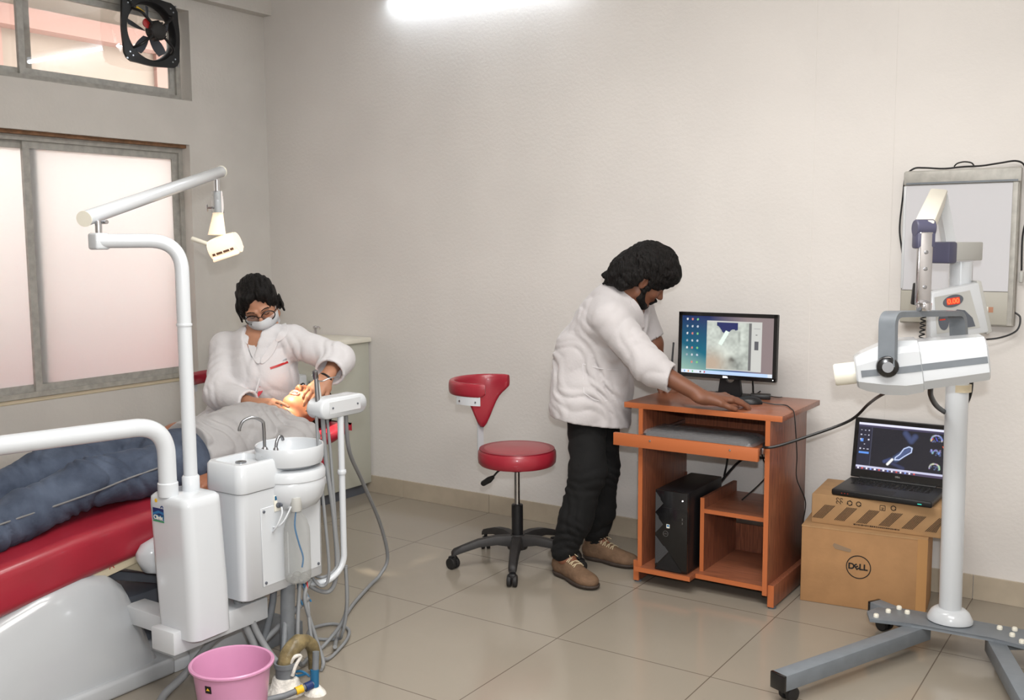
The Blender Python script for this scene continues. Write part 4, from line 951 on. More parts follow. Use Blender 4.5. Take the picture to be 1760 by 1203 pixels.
    for x, s in ((1.150,0.86),(1.154,0.97),(1.16,1.0),(1.215,1.0),(1.222,0.97),(1.226,0.86)):
        sec = []
        for (cy, a0) in ((-1.675,-90),(-1.835,90)):
            for k in range(9): a = math.radians(a0+180*k/8); sec.append((x, -1.755+(cy+1.755)+0.036*s*math.cos(a), 0.882+0.036*s*math.sin(a)))
        secs.append(sec)
    hh = MB().loft(secs).build('instrument_holder', 'white', t, angle=50)
    M = frame((1.2262,-1.755,0.884),(0,1,0),y=(0,0,1))
    MB(M).bb((-0.078,-0.020,0),(0.078,0.022,0.0012),0.0005,1).build('face_plate', 'white_s', hh)
    for x in (-0.062,0.062): MB(M).lathe([(0.0035,0.0),(0.0035,0.0025),(0.0,0.003)],(x,0.0,0.001),n=10).build('plate_screw', 'grey_dk', hh)
    # syringe and suction handpieces in the holder
    b = MB(); b.cyl((1.19,-1.85,0.89),(1.185,-1.852,1.0),0.009,0.007,14); b.box((1.186,-1.855,1.002),(0.016,0.016,0.035),(0.3,0.2,0),0.004); b.tube(smooth_path([(1.186,-1.85,0.985),(1.19,-1.83,0.977),(1.20,-1.80,0.985),(1.21,-1.765,0.987)],6),0.0022,6); b.build('air_water_syringe', 'steel', t)
    b = MB(); b.cyl((1.185,-1.835,0.89),(1.178,-1.838,0.98),0.0085,0.0065,14); b.tube(smooth_path([(1.178,-1.838,0.975),(1.17,-1.84,0.99),(1.165,-1.85,1.0)],6),0.004,8); b.build('suction_handpiece', 'ltgrey', t)
    for pth, r in (([(1.19,-1.86,0.86),(1.20,-1.862,0.70),(1.208,-1.85,0.50),(1.21,-1.84,0.30),(1.19,-1.86,0.255),(1.16,-1.89,0.31)],0.0055),
                ([(1.185,-1.825,0.86),(1.19,-1.82,0.70),(1.20,-1.80,0.50),(1.20,-1.79,0.30),(1.18,-1.81,0.22),(1.15,-1.87,0.25),(1.14,-1.90,0.31)],0.008),
                ([(1.19,-1.81,0.86),(1.195,-1.80,0.70),(1.20,-1.79,0.45),(1.205,-1.79,0.32),(1.18,-1.84,0.28),(1.15,-1.88,0.31)],0.0055)):
        MB().tube(smooth_path(pth,8),r,10).build('hose', 'grey_hose', t)
    # hoses that loop down to the floor
    MB().tube(smooth_path([(1.20,-1.725,0.86),(1.15,-1.66,0.70),(1.02,-1.45,0.52),(0.90,-1.22,0.28),(0.85,-1.12,0.10),(0.84,-1.16,0.03),(0.86,-1.25,0.012),(0.95,-1.45,0.009),(1.05,-1.62,0.009),(1.14,-1.74,0.009),(1.22,-1.83,0.03)],10),0.0075,10).build('hose', 'grey_hose', t)
    MB().tube(smooth_path([(1.215,-1.76,0.30),(1.21,-1.755,0.15),(1.19,-1.76,0.05),(1.14,-1.74,0.010),(1.05,-1.78,0.009),(0.99,-1.72,0.009),(1.02,-1.64,0.009),(1.10,-1.64,0.009),(1.16,-1.70,0.009),(1.21,-1.80,0.009),(1.24,-1.90,0.015),(1.23,-1.95,0.10),(1.19,-1.93,0.24),(1.15,-1.93,0.30)],10),0.006,10).build('hose', 'grey_hose', t)
    MB().tube(smooth_path([(1.20,-1.745,0.30),(1.19,-1.74,0.12),(1.15,-1.80,0.02),(1.17,-1.90,0.012),(1.22,-2.00,0.03),(1.215,-2.0,0.15),(1.18,-1.95,0.30)],10),0.007,10).build('hose', 'grey_hose', t)
    for pth, r, m in (([(1.10,-2.16,0.31),(1.11,-2.15,0.22),(1.14,-2.12,0.10),(1.16,-2.16,0.02)],0.013,'grey_hose'),
                ([(1.12,-2.11,0.31),(1.13,-2.12,0.20),(1.18,-2.10,0.10),(1.27,-2.11,0.055)],0.011,'grey_hose'),
                ([(1.15,-2.04,0.31),(1.14,-2.04,0.24),(1.12,-2.05,0.15),(1.11,-2.07,0.09),(1.08,-2.08,0.03)],0.012,'grey_pipe'),
                ([(1.16,-2.00,0.31),(1.19,-2.03,0.20),(1.23,-2.08,0.10)],0.010,'grey_pipe'),
                ([(1.20,-1.93,0.24),(1.15,-2.01,0.16),(1.11,-2.07,0.10)],0.010,'grey_hose'),
                ([(1.18,-1.90,0.29),(1.20,-1.95,0.24),(1.22,-1.93,0.12),(1.25,-1.92,0.02),(1.28,-1.96,0.01)],0.007,'grey_hose'),
                ([(1.13,-2.19,0.21),(1.05,-2.22,0.15),(1.0,-2.30,0.05),(1.02,-2.40,0.02),(1.10,-2.46,0.02),(1.2,-2.44,0.02)],0.013,'grey_hose'),
                ([(1.17,-1.93,0.31),(1.185,-1.93,0.26),(1.20,-1.92,0.22)],0.003,'blue'),
                ([(1.175,-1.92,0.31),(1.195,-1.93,0.27),(1.19,-1.95,0.23)],0.0025,'redplastic'),
                ([(1.16,-1.94,0.31),(1.17,-1.95,0.26),(1.20,-1.96,0.22)],0.0025,'teal')):
        MB().tube(smooth_path(pth,8),r,10).build('hose', m, t)
    MB().cyl((1.185,-2.01,0.305),(1.20,-2.04,0.02),0.024).build('drain_pipe', 'grey_pipe', t)
m = mat('lampshell', (252,246,236), 0.25, trans=0.0, coat=0.4, emit=(255,205,140), es=0.40)
dental_unit()
# ---------------------------------------------------------------- floor drain, bucket
def drain():
    t = root('floor_drain_pipe', 'grey plastic drain stub in plaster on the floor behind the pink bucket', 'pipe', (1.29,-2.11,0))
    c = Vector((1.285,-2.125,0))
    MB().lathe([(0.0,0),(0.062,0.0),(0.060,0.006),(0.046,0.018),(0.040,0.045),(0.036,0.05),(0.0,0.05)], c, n=18, sx=1.1).build('plaster_mound', 'plaster', t)
    MB().lathe([(0.032,0.03),(0.032,0.082),(0.036,0.083),(0.036,0.098),(0.030,0.098),(0.028,0.06),(0.0,0.06)], c, n=28).build('pipe_stub', 'grey_pipe', t)
    MB().tube(smooth_path([c+Vector((0.0,0,0.085)),c+Vector((0.005,0.01,0.12)),c+Vector((0.01,0.04,0.145)),c+Vector((0.0,0.085,0.14)),c+Vector((0.0,0.12,0.11)),c+Vector((-0.01,0.14,0.06)),c+Vector((-0.02,0.15,0.02))],8),[0.028]*20+[0.022]*29,12).build('taped_elbow', 'tapebrown', t)
    MB().tube(smooth_path([c+Vector((0.025,0.0,0.10)),c+Vector((0.035,0.01,0.12)),c+Vector((0.04,0.03,0.115)),c+Vector((0.037,0.01,0.09)),c+Vector((0.036,-0.005,0.06))],6),0.006,8).build('plaster_strip', 'plaster', t)
    g = root('water_valve', 'small blue and grey water valve on white plaster beside the drain stub', 'valve', (1.37,-2.16,0))
    e = Vector((1.375,-2.085,0))
    MB().lathe([(0.0,0),(0.034,0),(0.030,0.008),(0.018,0.022),(0.0,0.022)], e, n=14, sx=1.2).build('plaster_mound', 'plaster', g)
    MB().cyl(e, e+Vector((-0.01,0.02,0.13)), 0.011).build('riser_pipe', 'grey_pipe', g)
    MB().cyl(e+Vector((0.0,0,0.02)), e+Vector((-0.004,0.006,0.075)), 0.014).build('coupling', 'teal', g)
    MB().tube([e+Vector((0,0,0.035)), e+Vector((-0.01,-0.05,0.03)), e+Vector((-0.03,-0.10,0.022)), e+Vector((-0.07,-0.16,0.018))], 0.010, 10).build('side_pipe', 'grey_pipe', g)
    MB().cyl(e+Vector((-0.008,-0.045,0.031)), e+Vector((-0.016,-0.068,0.028)), 0.0125).build('thread_tape', 'yellow', g)
    MB().cyl(e+Vector((0.0,-0.012,0.033)), e+Vector((-0.006,-0.036,0.030)), 0.014).build('union_nut', 'navy', g)
    MB().tube(smooth_path([e+Vector((-0.02,0.0,0.05)),e+Vector((-0.045,-0.01,0.065)),e+Vector((-0.07,-0.02,0.06)),e+Vector((-0.06,-0.02,0.05)),e+Vector((-0.03,-0.01,0.06))],6),0.004,8).build('valve_handle', 'teal', g)
    s = MB().lathe([(0.028,0.0),(0.026,0.0015),(0.0,0.002)], (1.385,-2.175,0.0), n=20, sx=1.3); o = s.build('rust_stain', 'brown_stain_gap', g)
drain()
def bucket():
    c = Vector((1.325,-2.375,0)); t = root('bucket', 'pink plastic bucket standing empty on the floor under the dental unit', 'bucket', c)
    Z = 0.20
    MB().lathe([(0.0,0.0),(0.088,0.0),(0.092,0.006),(0.096,0.03),(0.113,Z-0.02),(0.1145,Z-0.010),(0.122,Z-0.010),(0.1255,Z-0.006),(0.1255,Z-0.001),(0.121,Z+0.002),(0.115,Z),(0.112,Z-0.012),(0.094,0.03),(0.088,0.008),(0.0,0.006)], c, n=72).build('bucket_body', 'pink', t)
    a = math.radians(-78); d = Vector((math.cos(a),math.sin(a),0)); M = frame(c+d*0.1108+Vector((0,0,0.158)), (-d.y,d.x,0), z=(d.x,d.y,-0.1))
    lb = MB(M).bb((-0.010,-0.011,-0.001),(0.010,0.011,0.0015)).build('sticker', 'ink_bk', t)
    MB(M).prism([(-0.006,-0.002),(0,0.006),(0.006,-0.002)],0.0022).build('sticker_print', 'yellow', lb)
bucket()
# ---------------------------------------------------------------- corner cabinet behind the seated person
def cabinet():
    t = root('side_cabinet', 'pale green grey cabinet in the corner behind the seated person', 'cabinet', (-0.6,-0.2,0))
    MB().bb((-0.98,-0.40,0.06),(-0.235,-0.012,0.885),0.006).build('cabinet_body', 'cabgreen', t)
    MB().bb((-1.00,-0.42,0.885),(-0.215,-0.010,0.912),0.006).build('cabinet_top', 'cream', t)
    for x in (-0.96,-0.60): 
        d = MB().bb((x,-0.412,0.10),(x+0.34,-0.400,0.86),0.003).build('cabinet_door', 'cabgreen', t)
        MB().cyl((x+0.30,-0.425,0.60),(x+0.30,-0.425,0.70),0.005).build('handle', 'steel', d)
    MB().bb((-0.96,-0.38,0.0),(-0.26,-0.03,0.06)).build('plinth', 'grey_dk', t)
    g = root('steel_tap', 'small chrome tap on top of the corner cabinet', 'tap', (-0.47,-0.2,0.912))
    MB().lathe([(0.016,0),(0.016,0.006),(0.008,0.010),(0.008,0.05),(0.013,0.054),(0.013,0.066),(0.0,0.07)],(-0.47,-0.20,0.912),n=16).build('tap_body', 'chrome', g)
    MB().tube(smooth_path([(-0.47,-0.20,0.965),(-0.44,-0.21,0.975),(-0.42,-0.215,0.968)],6),0.006,8).build('spout', 'chrome', g)
    k = root('white_machine', 'small white appliance between the seated person and the corner cabinet', 'appliance', (-0.35,-0.52,0))
    MB().bb((-0.56,-0.62,0.0),(-0.30,-0.44,0.74),0.012).build('housing', 'white_s', k)
    MB().tube(smooth_path([(-0.30,-0.55,0.66),(-0.25,-0.56,0.68),(-0.20,-0.56,0.63),(-0.22,-0.56,0.5),(-0.28,-0.53,0.4)],8),0.010,8).build('hose', 'grey_hose', k)
cabinet()
# ---------------------------------------------------------------- x-ray unit on its wheeled stand
def xray():
    t = root('dental_xray_unit', 'white dental x-ray machine with grey yoke on a wheeled grey stand', 'x-ray machine', (3.02,-0.62,0))
    # H shaped base
    b = MB(Matrix.Translation((3.01,-0.63,0.098)) @ Matrix.Rotation(math.radians(3),4,'Z')); b.prism([(-0.235,-0.105),(-0.10,-0.075),(0.16,-0.075),(0.30,-0.11),(0.33,-0.02),(0.30,0.06),(0.10,0.065),(-0.14,0.065),(-0.235,0.03),(-0.26,-0.03)],0.012,0.002); pl = b.build('base_plate', 'grey', t)
    def leg(a, b_, w=0.056, h=0.052, z=0.046):
        a = Vector((*a,z)); b_ = Vector((*b_,z)); d = (b_-a); M = frame((a+b_)/2+Vector((0,0,h/2)), d, z=(0,0,1)); L = d.length
        o = MB(M).box((0,0,0),(L,w,h),None,0.003).build('base_leg', 'grey', t)
        e = b_+Vector((0,0,h/2)); dn = d.normalized()
        MB(frame(e, d, z=(0,0,1))).box((0.003,0,0),(0.012,w+0.001,h+0.001),None,0.002).build('leg_cap', 'black_g', o)
        c = b_-dn*0.035; s = Vector((-dn.y,dn.x,0))
        bb_ = MB(); bb_.cyl(Vector((c.x,c.y,0.03)), Vector((c.x,c.y,0.05)), 0.012)
        bb_.box((c.x,c.y,0.036),(0.026,0.034,0.026),(0,0,math.atan2(dn.y,dn.x)),0.006); bb_.build('caster_fork', 'black', o)
        bb_ = MB()
        for k in (-1,1):
            q = Vector((c.x,c.y,0.024))+s*0.014*k-dn*0.012; bb_.cyl(q-s*0.009, q+s*0.009, 0.024, n=20, bev=0.003)
        bb_.build('caster', 'rubber', o)
    leg((2.945,-0.65),(2.655,-1.335)); leg((2.90,-0.60),(2.742,-0.515)); leg((3.17,-0.65),(3.385,-1.25)); leg((3.18,-0.60),(3.46,-0.42))
    for (x, y) in ((-0.215,-0.085),(-0.19,-0.015),(-0.165,0.04),(-0.13,0.010),(0.17,0.03),(0.215,0.045),(0.215,-0.015),(0.25,-0.06),(0.29,-0.055)):
        MB().lathe([(0.0095,0.0),(0.0095,0.009),(0.007,0.012),(0.0,0.012)],(3.01+x,-0.63+y,0.110),n=12).build('bolt_cap', 'cream', pl)
    # pole
    px, py = 3.022,-0.615
    MB().lathe([(0.066,0.11),(0.072,0.114),(0.072,0.124),(0.060,0.148),(0.048,0.158),(0.040,0.160)],(px,py,0),n=40,sx=1.05,sy=0.9).build('pole_foot', 'white', t)
    MB().cyl((px,py,0.12),(px-0.012,py,1.375),0.0375,n=40).build('pole', 'white', t)
    MB().cyl((px,py,0.93),(px,py,0.955),0.0382,n=40).build('tape_wrap', 'beige', t)
    # top bracket and scissor arm, coming forward to the camera
    P = Vector((px-0.012,py,1.41)); fw = Vector((f_.x,f_.y,0)).normalized(); rt = Vector((fw.y,-fw.x,0))
    q0 = P+rt*0.055+fw*0.03; q1 = P-rt*0.075-fw*0.05; dd = (q1-q0)
    br = MB(frame((q0+q1)/2, dd, z=(0,0,1))).box((0,0,0),(dd.length,0.07,0.062),None,0.004).build('top_bracket', 'ltgrey', t)
    MB(frame(q1, dd, z=(0,0,1))).box((0.012,0,-0.003),(0.045,0.075,0.072),None,0.008).build('pivot_cover', 'purple', t)
    J = q1+Vector((0,0,0.02))
    # lower arm rises to the elbow, upper arm comes down to the head
    E = Vector((2.9220,-0.5870,1.5970))
    K = Vector((2.9810,-1.0720,1.4850))
    d1 = E-J; M1 = frame((J+E)/2, d1, y=rt); MB(M1).box((0,0.01,0),(d1.length,0.035,0.04),None,0.004).build('lower_arm', 'white_s', t)
    d2 = K-E; M2 = frame((K+E)/2, d2, y=rt); ua = MB(M2).box((0,0,0),(d2.length+0.02,0.056,0.052),None,0.006).build('upper_arm', 'cream', t)
    for u in (-0.35,0.35): MB(M2).lathe([(0.006,0),(0.006,0.004),(0,0.005)],(u*d2.length,-0.028,0),(0,-1,0),10).build('screw','steel',ua)
    # knuckle and chrome drop link
    MB(frame(K, (0,0,1), y=rt)).lathe([(0.0,-0.0285),(0.024,-0.0285),(0.027,-0.025),(0.027,0.025),(0.024,0.0285),(0.0,0.0285)],(0.0,0,0),(0,1,0),28).build('knuckle', 'purple', t)
    MB(frame(K-Vector((0,0,0.028)), rt, z=(0,0,1))).box((0,0,-0.008),(0.056,0.05,0.052),None,0.008).build('knuckle_cover', 'purple', t)
    Yt = Vector((2.9940,-1.0950,1.2400))
    lk = MB(frame((K+Yt)/2-Vector((0,0,0.0)), rt, z=(0,0,1))).box((0,0,0),(0.044,0.024,(K-Yt).length-0.02),None,0.006).build('drop_link', 'chrome', t)
    for z in (0.0,0.05,-0.055): MB(frame((K+Yt)/2+Vector((0,0,z))-fw*0.012, rt, z=(0,0,1))).lathe([(0.006,0),(0.006,0.002),(0.003,0.003),(0,0.003)],(0,0,0),(0,-1,0),12).build('link_screw','steel',lk)
    MB().cyl(Yt+Vector((0,0,0.022)), Yt+Vector((0,0,-0.004)), 0.022, n=28, bev=0.003).build('swivel', 'chrome', t)
    # tube head
    HC = Vector((2.9740,-1.1300,1.0740))
    th = math.radians(17); a = (-rt*math.cos(th)+fw*math.sin(th)); a.z = -0.155; a.normalize(); n_ = -(fw*math.cos(th)+rt*math.sin(th))
    Mh = frame(HC, a, y=-n_); 
    if (Mh.to_3x3() @ Vector((0,0,1))).z < 0: Mh = frame(HC, a, y=n_)
    # local x to the cone, z up, y across
    def hs(x, hw, hz, ch): 
        return [(x,hw,-hz+ch),(x,hw,hz-ch),(x,hw-ch*0.3,hz-ch*0.45),(x,hw-ch,hz),(x,-hw+ch,hz),(x,-hw+ch*0.3,hz-ch*0.45),(x,-hw,hz-ch),(x,-hw,-hz+ch),(x,-hw+ch,-hz),(x,hw-ch,-hz)]
    MB(Mh).loft([hs(-0.205,0.070,0.058,0.026),hs(-0.200,0.076,0.064,0.026),hs(-0.10,0.079,0.069,0.028),hs(0.02,0.082,0.074,0.03)]).build('head_body', 'white', t, angle=30)
    fc = MB(Mh).loft([hs(-0.022,0.080,0.070,0.03),hs(-0.018,0.086,0.078,0.03),hs(0.03,0.088,0.083,0.034),hs(0.085,0.084,0.076,0.036),hs(0.14,0.074,0.058,0.03),hs(0.160,0.066,0.048,0.024),hs(0.165,0.058,0.042,0.02)]).build('head_front_cover', 'white', t, angle=24)
    for sy in (-1,1):
        s_ = [(0.150,0.0725),(0.085,0.0855),(0.03,0.0895),(-0.018,0.0875)]
        pts = [[(x,sy*(y-0.003),-0.011),(x,sy*(y+0.0006),-0.011),(x,sy*(y+0.0006),0.009),(x,sy*(y-0.003),0.009)] for x, y in s_]
        MB(Mh).loft(pts).build('stripe', 'grey', fc)
        pts = [[(x,sy*(y-0.003),-0.011+e),(x,sy*(y+0.0006),-0.011+e),(x,sy*(y+0.0006),0.009+e),(x,sy*(y-0.003),0.009+e)] for x, y, e in ((-0.02,0.0815,0.0),(-0.10,0.0795,0),(-0.199,0.0765,0.0))]
        MB(Mh).loft(pts).build('stripe', 'grey', fc)
    MB(Mh).lathe([(0.034,0.0),(0.034,0.062),(0.031,0.067),(0.027,0.067),(0.027,0.03),(0.0,0.03)],(0.160,0,-0.004),(1,0,0),36).build('cone', 'cream', t)
    near = -1 if (Mh.to_3x3() @ Vector((0,1,0))).dot(f_) > 0 else 1
    # yoke: flat bar from the near pivot over the top to the far pivot
    PN = Mh @ Vector((0.082, near*0.100, 0.0)); 
    cN = Vector((2.9230,-1.2290,1.2320)); cF = Vector((3.0420,-0.8230,1.2140)); eF = Vector((3.0560,-0.8320,1.0760)); pN = Vector((2.9290,-1.2450,1.0780))
    path = bend_path([pN, cN, cF, eF], 0.035, 8); bd = (cF-cN); bd.z = 0; bd.normalize(); side = Vector((-bd.y,bd.x,0)); secs = []
    for i, p_ in enumerate(path):
        d_ = (path[min(i+1,len(path)-1)]-path[max(i-1,0)]).normalized(); nn = d_.cross(side).normalized()
        wv, tv = 0.0265, 0.0085; secs.append([p_+side*wv+nn*tv, p_-side*wv+nn*tv, p_-side*wv-nn*tv, p_+side*wv-nn*tv])
    yk = MB().loft(secs).build('yoke', 'grey', t, angle=50)
    kd = (pN-Mh@Vector((0.082,0,0))).normalized(); kd = (Mh.to_3x3() @ Vector((0,near,0))).normalized()
    MB().cyl(pN-kd*0.02, pN+kd*0.018, 0.032, n=32, bev=0.006).build('pivot_knob', 'black_g', t)
    MB().cyl(pN+kd*0.018, pN+kd*0.021, 0.016, n=24).build('knob_cap', 'steel', t)
    MB().cyl(pN-kd*0.035, pN-kd*0.015, 0.014, n=16).build('pivot_pin', 'steel', t)
    # thick black hose looping under the head
    MB().tube(smooth_path([Vector((3.0060,-1.0090,0.9990)),Vector((2.9910,-0.9280,0.9540)),Vector((2.9820,-0.7600,0.8920)),Vector((2.9740,-0.4720,0.8250)),Vector((3.0040,-0.4240,0.8460)),Vector((3.0250,-0.4270,0.9010)),Vector((3.0300,-0.4620,0.9790)),Vector((3.0130,-0.4740,1.0630)),Vector((3.0200,-0.5010,1.1030))],8),0.0085,10).build('head_hose', 'black', t)
    # control box on the pole
    M = frame(Vector((2.9930,-0.6500,1.2140)), rt*1.0+Vector((0,0,0.13))-fw*0.05, y=(0.10*rt.x*-1,0.10*rt.y*-1,1.0))
    cbx = MB(M)
    cbx.prism([(-0.098,-0.095),(0.098,-0.088),(0.078,0.085),(-0.080,0.072)],0.05,0.008)
    cb_ = cbx.build('control_box', 'white_s', t)
    MB(M).prism([(0.090,-0.095),(0.110,-0.086),(0.088,0.088),(0.072,0.090)],0.045,0.004).build('side_trim', 'ltgrey', cb_)
    M2_ = M @ Matrix.Translation((0,0,0.0505))
    MB(M2_).prism([(-0.075,-0.070),(0.068,-0.066),(0.045,0.062),(-0.072,0.054)],0.0015).build('keypad', 'ltgrey', cb_)
    def ell(cx, cy, rx, ry, a): return [(cx+rx*math.cos(q)*math.cos(a)-ry*math.sin(q)*math.sin(a), cy+rx*math.cos(q)*math.sin(a)+ry*math.sin(q)*math.cos(a)) for q in [2*PI*k/32 for k in range(32)]]
    dp = MB(M2_).prism(ell(-0.013,0.034,0.034,0.020,0.18),0.003).build('display_bezel', 'grey_dk', cb_)
    text('0.00', 0.023, M2_ @ Matrix.Translation((-0.013,0.033,0.0044)), 'led', 'display_digits', dp, bold=0.0006)
    MB(M2_).bb((-0.034,0.022,0.003),(0.009,0.045,0.0036)).build('display_window', 'led_dim', dp)
    dp2 = MB(M2_).prism(ell(-0.050,-0.030,0.017,0.030,0.0),0.003).build('button_panel', 'grey_dk', cb_)
    MB(M2_).bb((-0.062,-0.026,0.003),(-0.044,-0.022,0.0036)).build('indicator', 'led_dim', dp2)
    dp3 = MB(M2_).prism([(-0.018,-0.005),(-0.002,0.004),(0.022,-0.002),(0.045,-0.030),(0.052,-0.060),(0.005,-0.062),(-0.018,-0.03)],0.003).build('button_panel', 'grey_dk', cb_)
    MB(M2_).lathe([(0.006,0.003),(0.006,0.005),(0,0.005)],(-0.004,-0.012,0),n=16).build('button', 'ltgrey', dp3)
    # curly handset cord and handset
    pts = []; a0 = Vector((2.9100,-0.6820,1.2170)); a1 = Vector((2.9130,-0.7190,1.1000))
    for k in range(90):
        u = k/89; q = a0.lerp(a1,u); pts.append(q+rt*0.008*math.cos(u*2*PI*8)+fw*0.008*math.sin(u*2*PI*8))
    MB().tube(pts,0.0025,6).build('curly_cord', 'black', t)
    MB(frame(Vector((2.8820,-0.6940,1.2660)),(0.08,0,1),y=rt)).box((0,0,0),(0.075,0.018,0.024),None,0.005).build('hand_switch', 'black', t)
    MB().cyl(Vector((2.8890,-0.6850,1.2980)),Vector((2.8890,-0.6860,1.2880)),0.010).build('switch_button', 'redplastic', t)
xray()
# ---------------------------------------------------------------- x-ray film viewer on the wall
def viewer():
    t = root('film_viewer', 'grey framed x-ray film viewing box hung on the white wall', 'light box', (2.9,0,1.4))
    x0, x1, z0, z1 = 2.690, 3.118, 1.115, 1.722
    MB().bb((x0,-0.055,z0),(x1-0.01,-0.002,z1),0.004).build('housing', 'alu_old', t)
    MB().bb((x0+0.006,-0.060,z0+0.135),(x1-0.03,-0.054,z1-0.058)).build('screen_panel', 'viewbox', t)
    MB().bb((x0+0.004,-0.061,z0+0.006),(x1-0.03,-0.054,z0+0.132),0.001).build('lower_strip', 'viewbox_strip', t)
    MB().bb((x0,-0.068,z1-0.055),(x1-0.005,-0.054,z1-0.004),0.003).build('film_clip', 'alu', t)
    MB().bb((x0+0.01,-0.0695,z1-0.054),(x1-0.015,-0.067,z1-0.047)).build('clip_edge', 'grey', t)
    MB().bb((x1-0.034,-0.063,z0+0.003),(x1-0.014,-0.054,z1-0.05),0.003).build('side_frame', 'alu', t)
    MB().bb((x0+0.0,-0.063,z0+0.14),(x0+0.010,-0.054,z1-0.06),0.002).build('side_frame', 'white_s', t)
    lb = MB().bb((x1-0.135,-0.0625,z0+0.052),(x1-0.100,-0.060,z0+0.075)).build('maker_plate', 'label_w', t)
    text('CMC', 0.012, frame((x1-0.1175,-0.063,z0+0.0635),(1,0,0),y=(0,0,1)), 'grey', 'plate_letters', lb)
    MB().bb((x1-0.098,-0.0622,z0+0.053),(x1-0.082,-0.060,z0+0.074)).build('rating_plate', 'skin_f', t)
    cb = MB(); cb.tube(smooth_path([(2.735,-0.03,1.20),(2.705,-0.03,1.30),(2.682,-0.03,1.42),(2.672,-0.03,1.50),(2.68,-0.03,1.62),(2.69,-0.04,1.70),(2.72,-0.04,1.732),(2.76,-0.035,1.734),(2.83,-0.03,1.728),(2.90,-0.03,1.732),(2.97,-0.03,1.733),(3.03,-0.03,1.74),(3.09,-0.03,1.745),(3.12,-0.03,1.72),(3.13,-0.03,1.65),(3.135,-0.03,1.55),(3.122,-0.03,1.46),(3.124,-0.03,1.33)],8),0.0035,8)
    cb.tube(smooth_path([(2.868,-0.03,1.734),(2.88,-0.03,1.746),(2.905,-0.03,1.751),(2.93,-0.03,1.746),(2.94,-0.03,1.735)],6),0.0028,8)
    cb.tube(smooth_path([(3.105,-0.03,1.17),(3.128,-0.035,1.15),(3.118,-0.04,1.10),(3.06,-0.05,1.07),(2.98,-0.08,1.06),(2.90,-0.2,1.06)],8),0.0035,8)
    cb.build('cable', 'black', t)
    g = root('wall_poster', 'dark red edge of a poster on the wall at the right', 'poster', (3.3,0,1.3))
    MB().bb((3.150,-0.004,1.115),(3.42,-0.0005,1.345)).build('poster_sheet', 'poster', g)
    MB().bb((3.148,-0.006,1.113),(3.153,-0.0005,1.347)).build('poster_border', 'label_w', g)
    h = root('cable_clip', 'small grey inline plug hanging from the film viewer cable', 'plug', (3.124,-0.03,1.31))
    MB().bb((3.117,-0.036,1.285),(3.131,-0.022,1.325),0.003).build('plug_body', 'ltgrey', h)
viewer()
